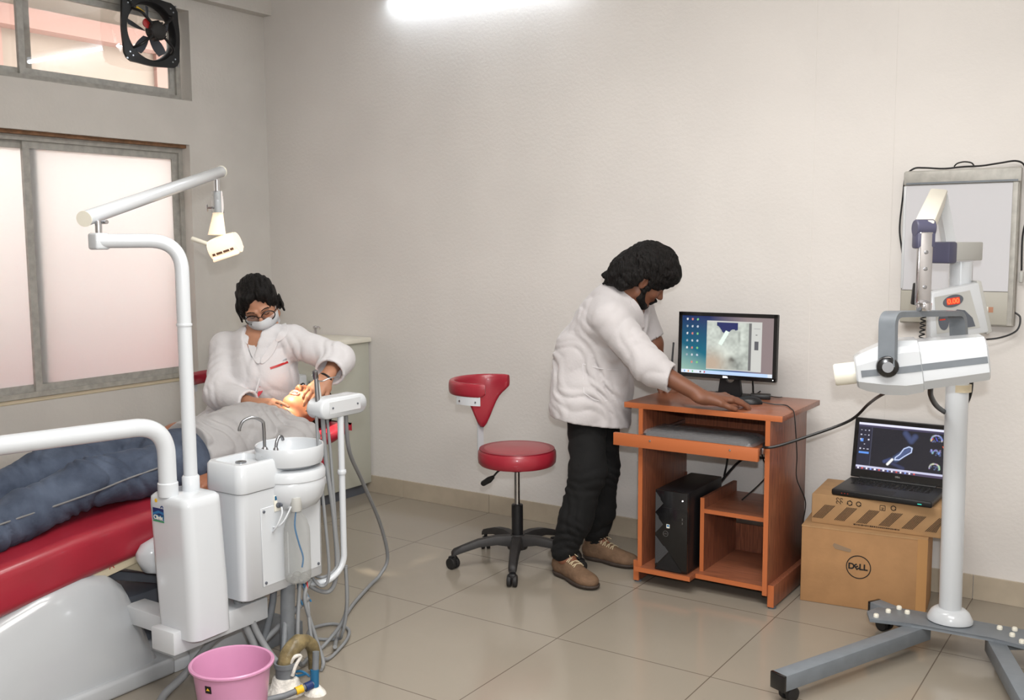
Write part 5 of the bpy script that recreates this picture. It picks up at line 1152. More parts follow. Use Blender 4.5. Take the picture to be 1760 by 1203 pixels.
# ================================================================== people: signed-distance bodies meshed as one surface
def V(*a): return np.array(a, float)
def nv(a): a = np.array(a, float); return a/np.linalg.norm(a)
class Sdf:
    def __init__(s): s.p = []; s.folds = []; s.cuts = []
    def cap(s, a, b, ra, rb, k=0.02, sub=False, sq=None):
        """tapered capsule; sq=(axis, factor) flattens it across axis"""
        s.p.append(('c', np.array(a,float), np.array(b,float), ra, rb, k, sub, sq)); return s
    def chain(s, pts, rs, k=0.02, sub=False, sq=None):
        for i in range(len(pts)-1): s.cap(pts[i], pts[i+1], rs[i], rs[i+1], k, sub, sq)
        return s
    def ell(s, c, r, k=0.02, R=None, sub=False):
        s.p.append(('e', np.array(c,float), np.array(r,float), np.eye(3) if R is None else R, None, k, sub, None)); return s
    def box(s, c, h, R=None, rd=0.004, k=0.004, sub=False):
        s.p.append(('b', np.array(c,float), np.array(h,float), np.eye(3) if R is None else R, rd, k, sub, None)); return s
    def cut(s, pt, n, c=None, R=None): s.cuts.append((np.array(pt,float), nv(n), None if c is None else np.array(c,float), R)); return s
    def fold(s, c, R, kv, amp, ph=0.0, warp=0.6): s.folds.append((np.array(c,float), R, np.array(kv,float), amp, ph, warp)); return s
    @staticmethod
    def one(q, P):
        if q[0] == 'c':
            _, a, b, ra, rb, k, sub, sq = q
            if sq is not None:
                ax, fc = sq; ax = nv(ax); P = P+np.outer((P-a)@ax, ax)*(fc-1); b = b+ax*((b-a)@ax)*(fc-1)
            ab = b-a; t = np.clip(((P-a)@ab)/(ab@ab+1e-12), 0, 1)
            return np.linalg.norm(P-a-t[:,None]*ab, axis=1)-(ra+(rb-ra)*t)
        if q[0] == 'e':
            L = (P-q[1])@q[3]; k0 = np.linalg.norm(L/q[2], axis=1); k1 = np.linalg.norm(L/q[2]**2, axis=1)
            return k0*(k0-1)/(k1+1e-9)
        L = np.abs((P-q[1])@q[3])-q[2]+q[4]
        return np.linalg.norm(np.maximum(L,0),axis=1)+np.minimum(L.max(axis=1),0)-q[4]
    def ev(s, P, sel=None):
        d = np.full(len(P), 1e3)
        for i, q in enumerate(s.p):
            if sel is not None and not sel[i]: continue
            e = s.one(q, P); k = q[5]
            if q[6]:
                h = np.maximum(k-np.abs(d+e), 0)/k; d = np.maximum(d, -e)+h*h*k/4
            else:
                h = np.maximum(k-np.abs(d-e), 0)/k; d = np.minimum(d, e)-h*h*k/4
        for (c, R, kv, amp, ph, w) in s.folds:
            r2 = ((P-c)**2).sum(1)/R**2; m = r2 < 4
            if m.any():
                Q = P[m]; wv = np.sin(Q@V(23,11,7)+ph)+np.sin(Q@V(-9,17,21)+2*ph)
                sn = np.sin((Q@kv)*0.62+w*wv*2.6+ph); d[m] += 1.35*amp*np.exp(-r2[m])*(1.3-2.2*np.abs(sn)**0.8)*(0.75+0.25*np.sin(Q@V(13,-19,15)+ph))
        for (pt, n, c, R) in s.cuts:
            h = (P-pt)@n
            if c is None: d = np.maximum(d, h)
            else:
                m = ((P-c)**2).sum(1) < R*R; d[m] = np.maximum(d[m], h[m])
        return d
    def mesh(s, name, cell, m, parent=None, origin=None, lo=None, hi=None):
        los, his = [], []
        for q in s.p:
            if q[6]: continue
            if q[0] == 'c': r = max(q[3],q[4])+0.03; los.append(np.minimum(q[1],q[2])-r); his.append(np.maximum(q[1],q[2])+r)
            else: r = np.linalg.norm(q[2])+0.02 if q[0] == 'b' else max(q[2])+0.03; los.append(q[1]-r); his.append(q[1]+r)
        lo = np.min(los,0); hi = np.max(his,0); B = 8
        nb = np.ceil((hi-lo)/(cell*B)).astype(int)+1; N = nb*B+1
        g = np.full(N, 1.0, np.float32)
        bi = np.stack(np.meshgrid(*[np.arange(n) for n in nb], indexing='ij'),-1).reshape(-1,3)
        cen = lo+(bi+0.5)*cell*B; hd = cell*B*0.866
        D = np.stack([s.one(q, cen) for q in s.p], 1)
        dc = s.ev(cen); act = np.abs(dc) < hd*1.25+0.014
        off = np.stack(np.meshgrid(*[np.arange(B+1)]*3, indexing='ij'),-1).reshape(-1,3)
        for j in np.nonzero(~act & (dc < 0))[0]: i = bi[j]*B; g[i[0]:i[0]+B+1, i[1]:i[1]+B+1, i[2]:i[2]+B+1] = -1.0
        for j in np.nonzero(act)[0]:
            P = lo+(bi[j]*B+off)*cell; v = s.ev(P, D[j] < abs(dc[j])+2*hd+0.05)
            i = bi[j]*B; g[i[0]:i[0]+B+1, i[1]:i[1]+B+1, i[2]:i[2]+B+1] = v.reshape(B+1,B+1,B+1)
        sg = g < 0
        c8 = np.zeros(np.array(N)-1, np.int8)
        sl = lambda d, ax: tuple(slice(d[a], (N[a]-1)+d[a]) for a in range(3))
        corners = [(a,b,c) for a in (0,1) for b in (0,1) for c in (0,1)]
        for cr in corners: c8 += sg[sl(cr,0)].astype(np.int8)
        I = np.argwhere((c8 > 0) & (c8 < 8)); idx = np.full(np.array(N)-1, -1, np.int32); idx[tuple(I.T)] = np.arange(len(I))
        acc = np.zeros((len(I),3)); cnt = np.zeros(len(I))
        for a in corners:
            for ax in range(3):
                if a[ax]: continue
                b = list(a); b[ax] = 1
                va = g[I[:,0]+a[0],I[:,1]+a[1],I[:,2]+a[2]]; vb = g[I[:,0]+b[0],I[:,1]+b[1],I[:,2]+b[2]]
                mk = (va < 0) != (vb < 0); t = np.where(mk, va/(va-vb+1e-12), 0)
                p = np.tile(np.array(a,float),(len(I),1)); p[:,ax] += t
                acc[mk] += p[mk]; cnt[mk] += 1
        co = lo+(I+acc/cnt[:,None])*cell
        fc = []
        for ax in range(3):
            u, v = (ax+1)%3, (ax+2)%3
            d0 = [slice(0,None)]*3; d1 = [slice(0,None)]*3; d0[ax] = slice(0,-1); d1[ax] = slice(1,None)
            E = np.argwhere(sg[tuple(d0)] != sg[tuple(d1)]); E = E[(E[:,u] > 0) & (E[:,v] > 0) & (E[:,u] < N[u]-1) & (E[:,v] < N[v]-1)]
            eu = np.zeros(3,int); eu[u] = 1; ev_ = np.zeros(3,int); ev_[v] = 1
            q = [idx[tuple((E-o).T)] for o in (0*eu, eu, eu+ev_, ev_)]
            f = np.stack(q,1); flip = ~sg[tuple(E.T)]; f[flip] = f[flip][:,::-1]; fc.append(f)
        F = np.concatenate(fc); F = F[(F >= 0).all(1)]
        me = bpy.data.meshes.new(name); me.from_pydata(co.tolist(), [], F.tolist())
        o = finish(me, name, m, parent, origin, smooth=False)
        me.polygons.foreach_set('use_smooth', [True]*len(me.polygons)); me.update(); return o
def rotm(x, y=None, z=None):
    """3x3 whose columns are local axes"""
    if z is not None and y is not None: z = nv(z); y = np.array(y,float); y = nv(y-z*(y@z)); x = np.cross(y,z)
    return np.stack([x,y,z],1)
def hand(S, w, fwd, back, thumb, sc=1.0, curl=(0.25,0.3,0.35,0.4), spread=0.10, tcurl=0.3, tout=0.6, k=0.008):
    """w wrist, fwd along the palm, back = back-of-hand normal, thumb=+1/-1 side"""
    f = nv(fwd); b = np.array(back,float); b = nv(b-f*(b@f)); sd = np.cross(f,b)*thumb; w = np.array(w,float)
    L = 0.092*sc
    S.cap(w-f*0.02, w+f*0.03*sc, 0.0255*sc, 0.027*sc, 0.02, sq=(b,1.35))
    for o, r in ((-0.031,0.0125),(-0.010,0.0135),(0.012,0.0135),(0.031,0.0135)):
        S.cap(w+f*0.02*sc+sd*o*0.6*sc, w+f*L+sd*o*sc-f*abs(o)*0.12, r*1.08*sc, r*0.86*sc, 0.014)
    for i, (o, Ls, r) in enumerate(((0.031,(0.042,0.025,0.020),0.0090),(0.0105,(0.046,0.029,0.021),0.0092),(-0.0105,(0.042,0.027,0.020),0.0088),(-0.030,(0.033,0.021,0.018),0.0078))):
        p = w+f*(L-abs(o)*0.12)*1.0+sd*o*sc; c = curl[i]; a = c*0.9; yaw_ = spread*(o/0.03); fd = nv(f+sd*yaw_)
        S.ell(p, (0.0108*sc,)*3, 0.008)
        rr = r
        for Lk in Ls:
            d = fd*math.cos(a)-b*math.sin(a); q = p+d*Lk*sc; S.cap(p, q, rr*sc, rr*0.93*sc, 0.0035); p = q; rr *= 0.93; a += c*1.1
    p = w+f*0.022*sc+sd*0.024*sc; d = nv(f*0.75+sd*tout-b*0.25)
    S.cap(w+f*0.015*sc+sd*0.008*sc, p+d*0.03*sc, 0.018*sc, 0.0135*sc, 0.014)
    p = p+d*0.03*sc; d2 = nv(d-sd*tcurl*0.5-b*tcurl*0.3+f*0.2); S.cap(p, p+d2*0.032*sc, 0.0120*sc, 0.0102*sc, 0.006); p = p+d2*0.032*sc
    d3 = nv(d2-sd*tcurl*0.5+f*0.1); S.cap(p, p+d3*0.024*sc, 0.0102*sc, 0.0088*sc, 0.005)
def head(S, c, R, sc=1.0, male=True):
    """R columns: x to the subject's left... local x side, y face, z crown"""
    T = lambda *a: c+R@(np.array(a)*sc)
    S.ell(T(0,-0.018,0.030), V(0.073,0.094,0.086)*sc, 0.02, R)
    S.ell(T(0,0.020,-0.030), V(0.060,0.066,0.078)*sc, 0.03, R)
    S.ell(T(0,0.045,-0.082), V(0.034,0.030,0.024)*sc, 0.03, R)         # chin
    S.cap(T(0.052,0.0,-0.062), T(0.014,0.055,-0.088), 0.020*sc, 0.016*sc, 0.025); S.cap(T(-0.052,0.0,-0.062), T(-0.014,0.055,-0.088), 0.020*sc, 0.016*sc, 0.025)
    for s in (-1,1):
        S.ell(T(0.030*s,0.086,0.004), V(0.017,0.012,0.011)*sc, 0.012, R, sub=True)   # sockets
        S.ell(T(0.029*s,0.067,0.003), V(0.0135,0.0125,0.0115)*sc, 0.004, R)          # lids
        S.cap(T(0.012*s,0.083,0.020), T(0.045*s,0.070,0.022), 0.0065*sc, 0.005*sc, 0.012) # brow
        S.ell(T(0.038*s,0.058,-0.025), V(0.020,0.018,0.018)*sc, 0.02, R)             # cheek
        S.ell(T(0.075*s,-0.012,-0.008), V(0.008,0.018,0.031)*sc, 0.006, R)           # ear
        S.ell(T(0.082*s,-0.006,-0.004), V(0.005,0.009,0.018)*sc, 0.005, R, sub=True)
        S.ell(T(0.011*s,0.092,-0.030), V(0.0075,0.009,0.007)*sc, 0.006, R)
    S.cap(T(0,0.080,0.008), T(0,0.102,-0.026), 0.0075*sc, 0.0105*sc, 0.010)
    S.cap(T(-0.018,0.080,-0.052), T(0.018,0.080,-0.052), 0.0060*sc, 0.0060*sc, 0.006); S.cap(T(-0.014,0.079,-0.063), T(0.014,0.079,-0.063), 0.0070*sc, 0.0070*sc, 0.006)
    S.cap(T(-0.024,0.090,-0.0575), T(0.024,0.090,-0.0575), 0.0022*sc, 0.0022*sc, 0.003, sub=True)
    return T
# ------------------------------------------------------------ seated woman in mask and white coat
def assistant():
    hc = np.array(Vector((0.2160,-1.2280,1.1780))); HS = 1.06
    fw = np.array(R_)*0.22-np.array(f_)*0.80+V(0,0,-0.55); fw = nv(fw); up = V(0,0,1)+np.array(R_)*-0.28; R = rotm(None, fw, up-0)
    # columns: keep face direction exact
    y = fw; z = nv(up-y*(up@y)); x = np.cross(y,z); R = np.stack([x,y,z],1)
    pel = V(0.075,-1.225,0.62); waist = V(0.13,-1.228,0.72); ch = np.array(Vector((0.2250,-1.2270,0.8610))); uch = np.array(Vector((0.2140,-1.2190,0.9790))); nk = np.array(Vector((0.2100,-1.2260,1.0370)))
    s1 = np.array(Vector((0.0390,-1.2750,0.9850))); s2 = np.array(Vector((0.3500,-1.1590,1.0200))); e1 = np.array(Vector((0.1280,-1.3980,0.7940))); w1 = np.array(Vector((0.4000,-1.4240,0.7710))); e2 = np.array(Vector((0.5830,-1.1200,0.9430))); w2 = np.array(Vector((0.6360,-1.2380,0.8890)))
    side = nv(s2-s1)
    B = Sdf()
    T = head(B, hc, R, HS, False)
    B.cap(T(0,-0.035,-0.05), nk, 0.043, 0.048, 0.02); B.cap(nk, uch, 0.047, 0.052, 0.02)
    fr = nv(np.cross(V(0,0,1), side)); 
    if fr@np.array(f_) > 0: fr = -fr
    B.cap(s1, s2, 0.048, 0.048, 0.05); B.cap(uch, ch, 0.105, 0.115, 0.05, sq=(fr,1.25)); B.cap(ch, waist, 0.112, 0.105, 0.05, sq=(fr,1.2)); B.cap(waist, pel, 0.105, 0.135, 0.05)
    B.chain([s1,e1,w1],[0.045,0.036,0.025],0.03); B.chain([s2,e2,w2],[0.045,0.036,0.025],0.03)
    for kx, hx in ((0.115,0.10),(-0.075,0.02)):
        kn = V(kx,-1.60,0.50) if kx > 0 else V(kx,-1.58,0.50); hp = V(hx,-1.27,0.60); an = V(kx-0.01,-1.56,0.09)
        B.chain([hp,kn,an],[0.080,0.052,0.035],0.03); B.cap(an+V(0,-0.01,-0.03), an+V(0,-0.15,-0.055), 0.032, 0.026, 0.02)
    h1 = np.array(Vector((0.5430,-1.4360,0.7800))); hand(B, w1, h1-w1, V(0.1,-0.5,0.85), -1, 0.92, (0.25,0.35,0.45,0.5), 0.08, 0.5, 0.35)
    h2 = np.array(Vector((0.6210,-1.3450,0.7970))); hand(B, w2, h2-w2, V(0.55,-0.45,0.70), -1, 0.95, (0.20,0.25,0.35,0.45), 0.14, 0.4, 0.5)
    body = B.mesh('person', 0.0045, 'skin_f', origin=(0.075,-1.225,0.0))
    tag(body, 'seated person in glasses, face mask and white lab coat treating the lying patient', 'person')
    # hair
    H = Sdf(); Th = lambda *a: hc+R@(np.array(a)*HS)
    H.ell(Th(0,-0.022,0.038), V(0.084,0.100,0.090)*1.04, 0.02, R)
    for s in (-1,1):
        H.cap(Th(0.030*s,0.058,0.083), Th(0.072*s,0.028,0.020), 0.022, 0.012, 0.03); H.cap(Th(0.073*s,0.018,0.02), Th(0.074*s,-0.03,-0.045), 0.015, 0.019, 0.035)
        H.cap(Th(0.080*s,0.02,0.0), Th(0.090*s,0.005,-0.055), 0.008, 0.003, 0.012)
    H.ell(Th(0.0,-0.085,-0.03), V(0.065,0.05,0.06), 0.03, R)
    H.ell(Th(0,0.108,-0.008), V(0.057,0.088,0.090), 0.010, R, sub=True); H.cap(Th(0,0.09,0.11), Th(0,0.0,0.142), 0.008, 0.005, 0.010, sub=True); H.ell(Th(0,0.03,-0.08), V(0.075,0.06,0.055), 0.012, R, sub=True)
    for i in range(4): H.fold(Th(0,0,0.05), 0.2, R@V(170+35*i,25*math.sin(i*2),20), 0.0022, i*1.3, 0.5)
    H.mesh('hair', 0.0045, 'hair', body)
    M4 = Matrix([[*R[i]*1.0, hc[i]] for i in range(3)]+[[0,0,0,1]]) @ Matrix.Scale(HS,4)
    wd = Vector(nv(h2-w2)); wx, wy, _ = basis(wd); wc = Vector(w2)+wd*0.012; MB().tube([wc+wx*0.030*math.cos(a)+wy*0.025*math.sin(a) for a in [2*PI*k/28 for k in range(28)]],0.0045,8,closed=True).build('wristwatch_strap', 'black', body)
    # mask with pleats and ear loops
    secs = []; nn = 15
    for j in range(9):
        v = j/8; zz = -0.012-0.088*v; sec = []
        for i in range(nn):
            u = i/(nn-1)*2-1; a = u*1.25; rx = 0.073-0.010*v; ry = 0.064+0.048*math.sin(PI*min(1,v*1.15+0.12))**0.8-0.02*v
            pleat = 0.0018*math.sin(v*PI*8)*(1-u*u); nose = 0.010*math.exp(-(u/0.22)**2)*(1-v)**2
            sec.append(Vector((rx*math.sin(a)*1.02, 0.012+(ry+pleat+nose)*math.cos(a), zz+0.010*u*u*(1-2*v)*-1)))
        secs.append(sec)
    b = MB(M4); rings = [[b.bm.verts.new(p) for p in sec] for sec in secs]
    for a_, c_ in zip(rings, rings[1:]):
        for i in range(nn-1): b.bm.faces.new((a_[i],a_[i+1],c_[i+1],c_[i]))
    r = bmesh.ops.solidify(b.bm, geom=list(b.bm.faces), thickness=0.002); b._t(list(b.bm.verts))
    mk = b.build('face_mask', 'mask', body)
    for s in (-1,1): MB(M4).tube(smooth_path([(0.062*s,0.03,-0.022),(0.076*s,0.0,0.0),(0.078*s,-0.02,-0.005),(0.075*s,-0.01,-0.03),(0.056*s,0.03,-0.088)],6),0.0014,6).build('ear_loop', 'mask', mk)
    # glasses
    g = MB(M4)
    for s in (-1,1):
        g.tube([(0.034*s+0.0275*math.cos(a), 0.096-0.012*abs(math.cos(a)+s*0.6)*0.5, -0.006+0.0225*math.sin(a)) for a in [2*PI*k/28 for k in range(28)]], 0.0024, 6, closed=True)
        g.tube(smooth_path([(0.058*s,0.088,0.002),(0.074*s,0.07,0.006),(0.080*s,0.01,0.004),(0.079*s,-0.02,-0.012)],6),0.0015,6)
    g.tube([(-0.008,0.094,-0.002),(0.0,0.097,0.001),(0.008,0.094,-0.002)],0.0016,6)
    gl = g.build('glasses', 'black_g', body)
    for s in (-1,1): MB(M4).lathe([(0.0245,0.0),(0.0245,0.0008),(0.0,0.0012)],(0.033*s,0.090,-0.006),(0.08*s,1,0),24,sy=0.82).build('lens', 'glass', gl)
    for s in (-1,1):
        MB(M4).tube(smooth_path([(0.014*s,0.0885,0.023),(0.03*s,0.086,0.029),(0.047*s,0.076,0.023)],5),[0.0016]*5+[0.0022]*5+[0.0012]*1,6).build('eyebrow', 'hair', body)
        MB(M4).tube(smooth_path([(0.018*s,0.0795,0.000),(0.029*s,0.0812,-0.004),(0.042*s,0.076,0.0)],5),0.0013,6).build('eyelash', 'hair', body)
    # lab coat
    C = Sdf(); cpel = V(0.075,-1.225,0.60)
    C.cap(s1+V(0,0,-0.004), s2+V(0,0,-0.004), 0.062, 0.062, 0.05); C.cap(uch, ch, 0.128, 0.142, 0.06, sq=(fr,1.2)); C.cap(ch, waist, 0.140, 0.140, 0.06, sq=(fr,1.15)); C.cap(waist, cpel, 0.142, 0.172, 0.06)
    C.cap(cpel, V(0.06,-1.36,0.555), 0.165, 0.15, 0.06)
    C.cap(nk+V(0,0,-0.045), uch, 0.062, 0.09, 0.03); C.cap(np.array(Vector((0.2700,-1.1900,0.9130))), np.array(Vector((0.2640,-1.1720,0.7110))), 0.075, 0.085, 0.05)
    cw1 = e1+(w1-e1)*0.80; cw2 = e2+(w2-e2)*0.80
    C.chain([s1,e1,cw1],[0.066,0.060,0.052],0.035); C.chain([s2,e2,cw2],[0.066,0.068,0.066],0.035)
    d1 = nv(w1-e1); d2 = nv(w2-e2)
    C.cut(cw1, d1, cw1+d1*0.04, 0.075); C.cut(cw2, d2, cw2+d2*0.05, 0.085)
    C.cap(cw1-d1*0.02, cw1+d1*0.05, 0.040, 0.042, 0.004, sub=True); C.cap(cw2-d2*0.02, cw2+d2*0.06, 0.053, 0.058, 0.004, sub=True)
    # neckline opening
    nb = uch+fr*0.13; 
    C.cap(nk+fr*0.07+V(0,0,0.03), ch+fr*0.155+V(0,0,0.035), 0.046, 0.006, 0.008, sub=True)
    C.cap(nk+V(0,0,0.03), nk+V(0,0,0.14), 0.056, 0.075, 0.01, sub=True)
    for (c, Rr, kv, am) in ((e1,0.10,d1*95,0.0045),(s1*0.5+e1*0.5,0.12,nv(e1-s1)*70+side*30,0.004),(e2,0.11,nv(e2-s2)*85,0.0050),(s2*0.6+e2*0.4,0.12,nv(e2-s2)*70+V(0,0,50),0.0045),(ch+side*0.1,0.16,side*60+V(0,0,-40),0.004),(waist,0.2,side*45+V(0,0,45),0.005),(cpel,0.22,side*60+V(0,0,20),0.005),(cpel+V(0,0,0.05),0.25,V(30,20,90),0.003)): C.fold(c,Rr,kv,am,c[0]*9)
    ct = C.mesh('lab_coat', 0.006, 'coat', body)
    fv = Vector(fr); sv = Vector(side); U = Vector((0,0,1))
    G = Sdf()
    for kx, hx in ((0.115,0.10),(-0.075,0.02)):
        kn = V(kx,-1.60,0.50); hp = V(hx,-1.27,0.60); an = V(kx-0.01,-1.56,0.12); G.chain([hp,kn,an],[0.088,0.062,0.050],0.03)
    G.mesh('leggings', 0.009, 'kurta', body)
    # undershirt seen in the neckline and below
    K = Sdf(); K.cap(uch+V(0,0,-0.04), ch, 0.108, 0.124, 0.05, sq=(fr,1.22)); K.cap(ch, waist, 0.124, 0.12, 0.05, sq=(fr,1.2)); K.mesh('undershirt', 0.008, 'pinkshirt', body)
    def surf(px_, py_, d): return Vector(CP)
    return body, ct, C, fv, sv, R, hc
def project_to(S, p, d, n=40):
    """first point of the garment's surface met when going from p along d"""
    d = nv(d); ts = np.linspace(0, 0.55, 276); P = np.array(p,float)+ts[:,None]*d; v = S.ev(P)
    h = np.nonzero(v < 0.0008)[0]; return P[h[0]] if len(h) else P[int(np.argmin(v))]
def ribbon(S, pts, w, m, name, parent, off=0.003, th=0.003, look=None, lift=None):
    """flat cloth strip lying on garment S through points found by marching towards -look"""
    P = [project_to(S, np.array(p,float)-nv(look)*0.25, look) for p in pts]
    P = [Vector(p) for p in P]; Q = smooth_path(P,5); secs = []; lk = Vector(nv(look))
    for i, q in enumerate(Q):
        d = (Q[min(i+1,len(Q)-1)]-Q[max(i-1,0)]).normalized(); s = d.cross(lk).normalized(); u = i/(len(Q)-1); ww = w(u) if callable(w) else w
        q = q-lk*off; a, b_ = (ww if isinstance(ww, tuple) else (ww/2, ww/2))
        l_ = lift or 0
        secs.append([q-s*a-lk*l_, q+s*b_, q+s*b_+lk*th, q-s*a+lk*th-lk*l_])
    return MB().loft(secs).build(name, m, parent, angle=60)
W_body, W_coat, W_S, W_f, W_s, W_R, W_h = assistant()
lk = np.array(f_)
ribbon(W_S, [Vector((0.2240,-1.3200,1.0890)),Vector((0.2190,-1.3280,1.0480)),Vector((0.2380,-1.3190,1.0150))], lambda u: 0.012+0.020*math.sin(PI*min(1,u*0.9+0.1)), 'coat', 'collar', W_coat, 0.009, 0.004, lk, 0.004)
ribbon(W_S, [Vector((0.3520,-1.2310,1.1010)),Vector((0.3650,-1.2280,1.0600)),Vector((0.3440,-1.2470,1.0240))], lambda u: 0.012+0.022*math.sin(PI*min(1,u*0.9+0.1)), 'coat', 'collar', W_coat, 0.009, 0.004, lk, 0.004)
ribbon(W_S, [Vector((0.2350,-1.3200,1.0280)),Vector((0.2620,-1.3080,0.9790)),Vector((0.2920,-1.2950,0.9280))], lambda u: 0.005+0.026*math.sin(PI*(1-u)**0.8*0.85+0.1), 'coat', 'lapel', W_coat, 0.007, 0.004, lk, 0.004)
ribbon(W_S, [Vector((0.3420,-1.2480,1.0270)),Vector((0.3250,-1.2650,0.9790)),Vector((0.3000,-1.2890,0.9280))], lambda u: 0.005+0.026*math.sin(PI*(1-u)**0.8*0.85+0.1), 'coat', 'lapel', W_coat, 0.007, 0.004, lk, 0.004)
ribbon(W_S, [Vector((0.2960,-1.2920,0.9280)),Vector((0.2960,-1.3010,0.8620)),Vector((0.2990,-1.3060,0.8060))], 0.006, 'coat_seam', 'placket', W_coat, 0.001, 0.002, lk)
ribbon(W_S, [Vector((0.2980,-1.3040,0.8260)),Vector((0.3010,-1.3050,0.8060)),Vector((0.3000,-1.3080,0.7800))], lambda u: 0.004+0.014*math.sin(PI*u), 'kurta', 'tunic_glimpse', W_coat, 0.001, 0.002, lk)
o = ribbon(W_S, [Vector((0.3310,-1.2710,0.9050)),Vector((0.3580,-1.2510,0.9170)),Vector((0.3850,-1.2310,0.9320))], 0.010, 'redplastic', 'name_badge', W_body, 0.003, 0.003, lk)
ribbon(W_S, [Vector((0.3700,-1.2410,0.9380)),Vector((0.3760,-1.2360,0.9430)),Vector((0.3820,-1.2310,0.9450))], 0.005, 'steel', 'badge_pin', o, 0.004, 0.003, lk)
# ------------------------------------------------------------ standing man bending over the desk
def shoe(name, heel, toe, ankle, parent, h=0.0):
    """lace-up shoe: sole + upper, laces as a sub-part"""
    heel, toe = np.array(heel,float), np.array(toe,float); d = nv(toe-heel); L = np.linalg.norm(toe-heel); s = np.cross(V(0,0,1), d)
    S = Sdf(); P = lambda u, v, z: heel+d*u*L+s*v+V(0,0,z)
    S.ell(P(0.14,0,0.045), V(0.042,0.038,0.045), 0.03, np.stack([d,s,V(0,0,1)],1))
    S.ell(P(0.45,0,0.038), V(0.085,0.040,0.040), 0.03, np.stack([d,s,V(0,0,1)],1))
    S.ell(P(0.76,-0.002,0.030), V(0.072,0.048,0.033), 0.03, np.stack([d,s,V(0,0,1)],1))
    S.cap(P(0.18,0,0.06), P(0.20,0,0.095), 0.036, 0.037, 0.02); S.cap(P(0.25,0,0.09), P(0.52,0,0.055), 0.026, 0.022, 0.025)
    S.cut(P(0,0,0.012), V(0,0,-1)); S.cap(P(0.19,0,0.085), P(0.17,0,0.14), 0.029, 0.030, 0.004, sub=True)
    up = S.mesh(name, 0.0045, 'shoe', parent)
    Q = Sdf(); Q.ell(P(0.18,0,0.016), V(0.050,0.041,0.020), 0.03, np.stack([d,s,V(0,0,1)],1)); Q.ell(P(0.48,0,0.014), V(0.085,0.040,0.018), 0.03, np.stack([d,s,V(0,0,1)],1)); Q.ell(P(0.75,-0.002,0.016), V(0.080,0.053,0.022), 0.03, np.stack([d,s,V(0,0,1)],1))
    Q.cut(P(0,0,0.020), V(0,0,1)); Q.cut(P(0,0,0.001), V(0,0,-1)); Q.mesh('sole', 0.0045, 'shoe_dk', up)
    b = MB()
    for u in (0.36,0.43,0.50,0.57):
        z = 0.103-0.085*(u-0.30)*1.15; pts = [project_to(S, P(u+0.02*q, 0.026*q, 0.16), V(0,0,-1)) for q in (-1,-0.5,0,0.5,1)]; b.tube([Vector(p)+Vector((0,0,0.002)) for p in pts], 0.0024, 6)
        pts = [project_to(S, P(u-0.02*q, 0.026*q, 0.16), V(0,0,-1)) for q in (-1,-0.5,0,0.5,1)]; b.tube([Vector(p)+Vector((0,0,0.003)) for p in pts], 0.0024, 6)
    for q in (-1,1): 
        c = Vector(P(0.36,0,0.0)); c.z = project_to(S, P(0.36,0,0.16), V(0,0,-1))[2]+0.004; dd = Vector(d); ss = Vector(s)
        b.tube(smooth_path([c, c+ss*0.018*q+dd*0.008, c+ss*0.030*q, c+ss*0.016*q-dd*0.010, c],5),0.0018,6); b.tube([c, c+ss*0.014*q+dd*0.02, c+ss*0.020*q+dd*0.035-Vector((0,0,0.008))],0.0016,6)
    b.build('laces', 'lace', up)
    K = Sdf(); K.cap(P(0.20,0,0.07), np.array(ankle), 0.031, 0.034, 0.01); K.mesh('sock', 0.006, 'sock', parent)
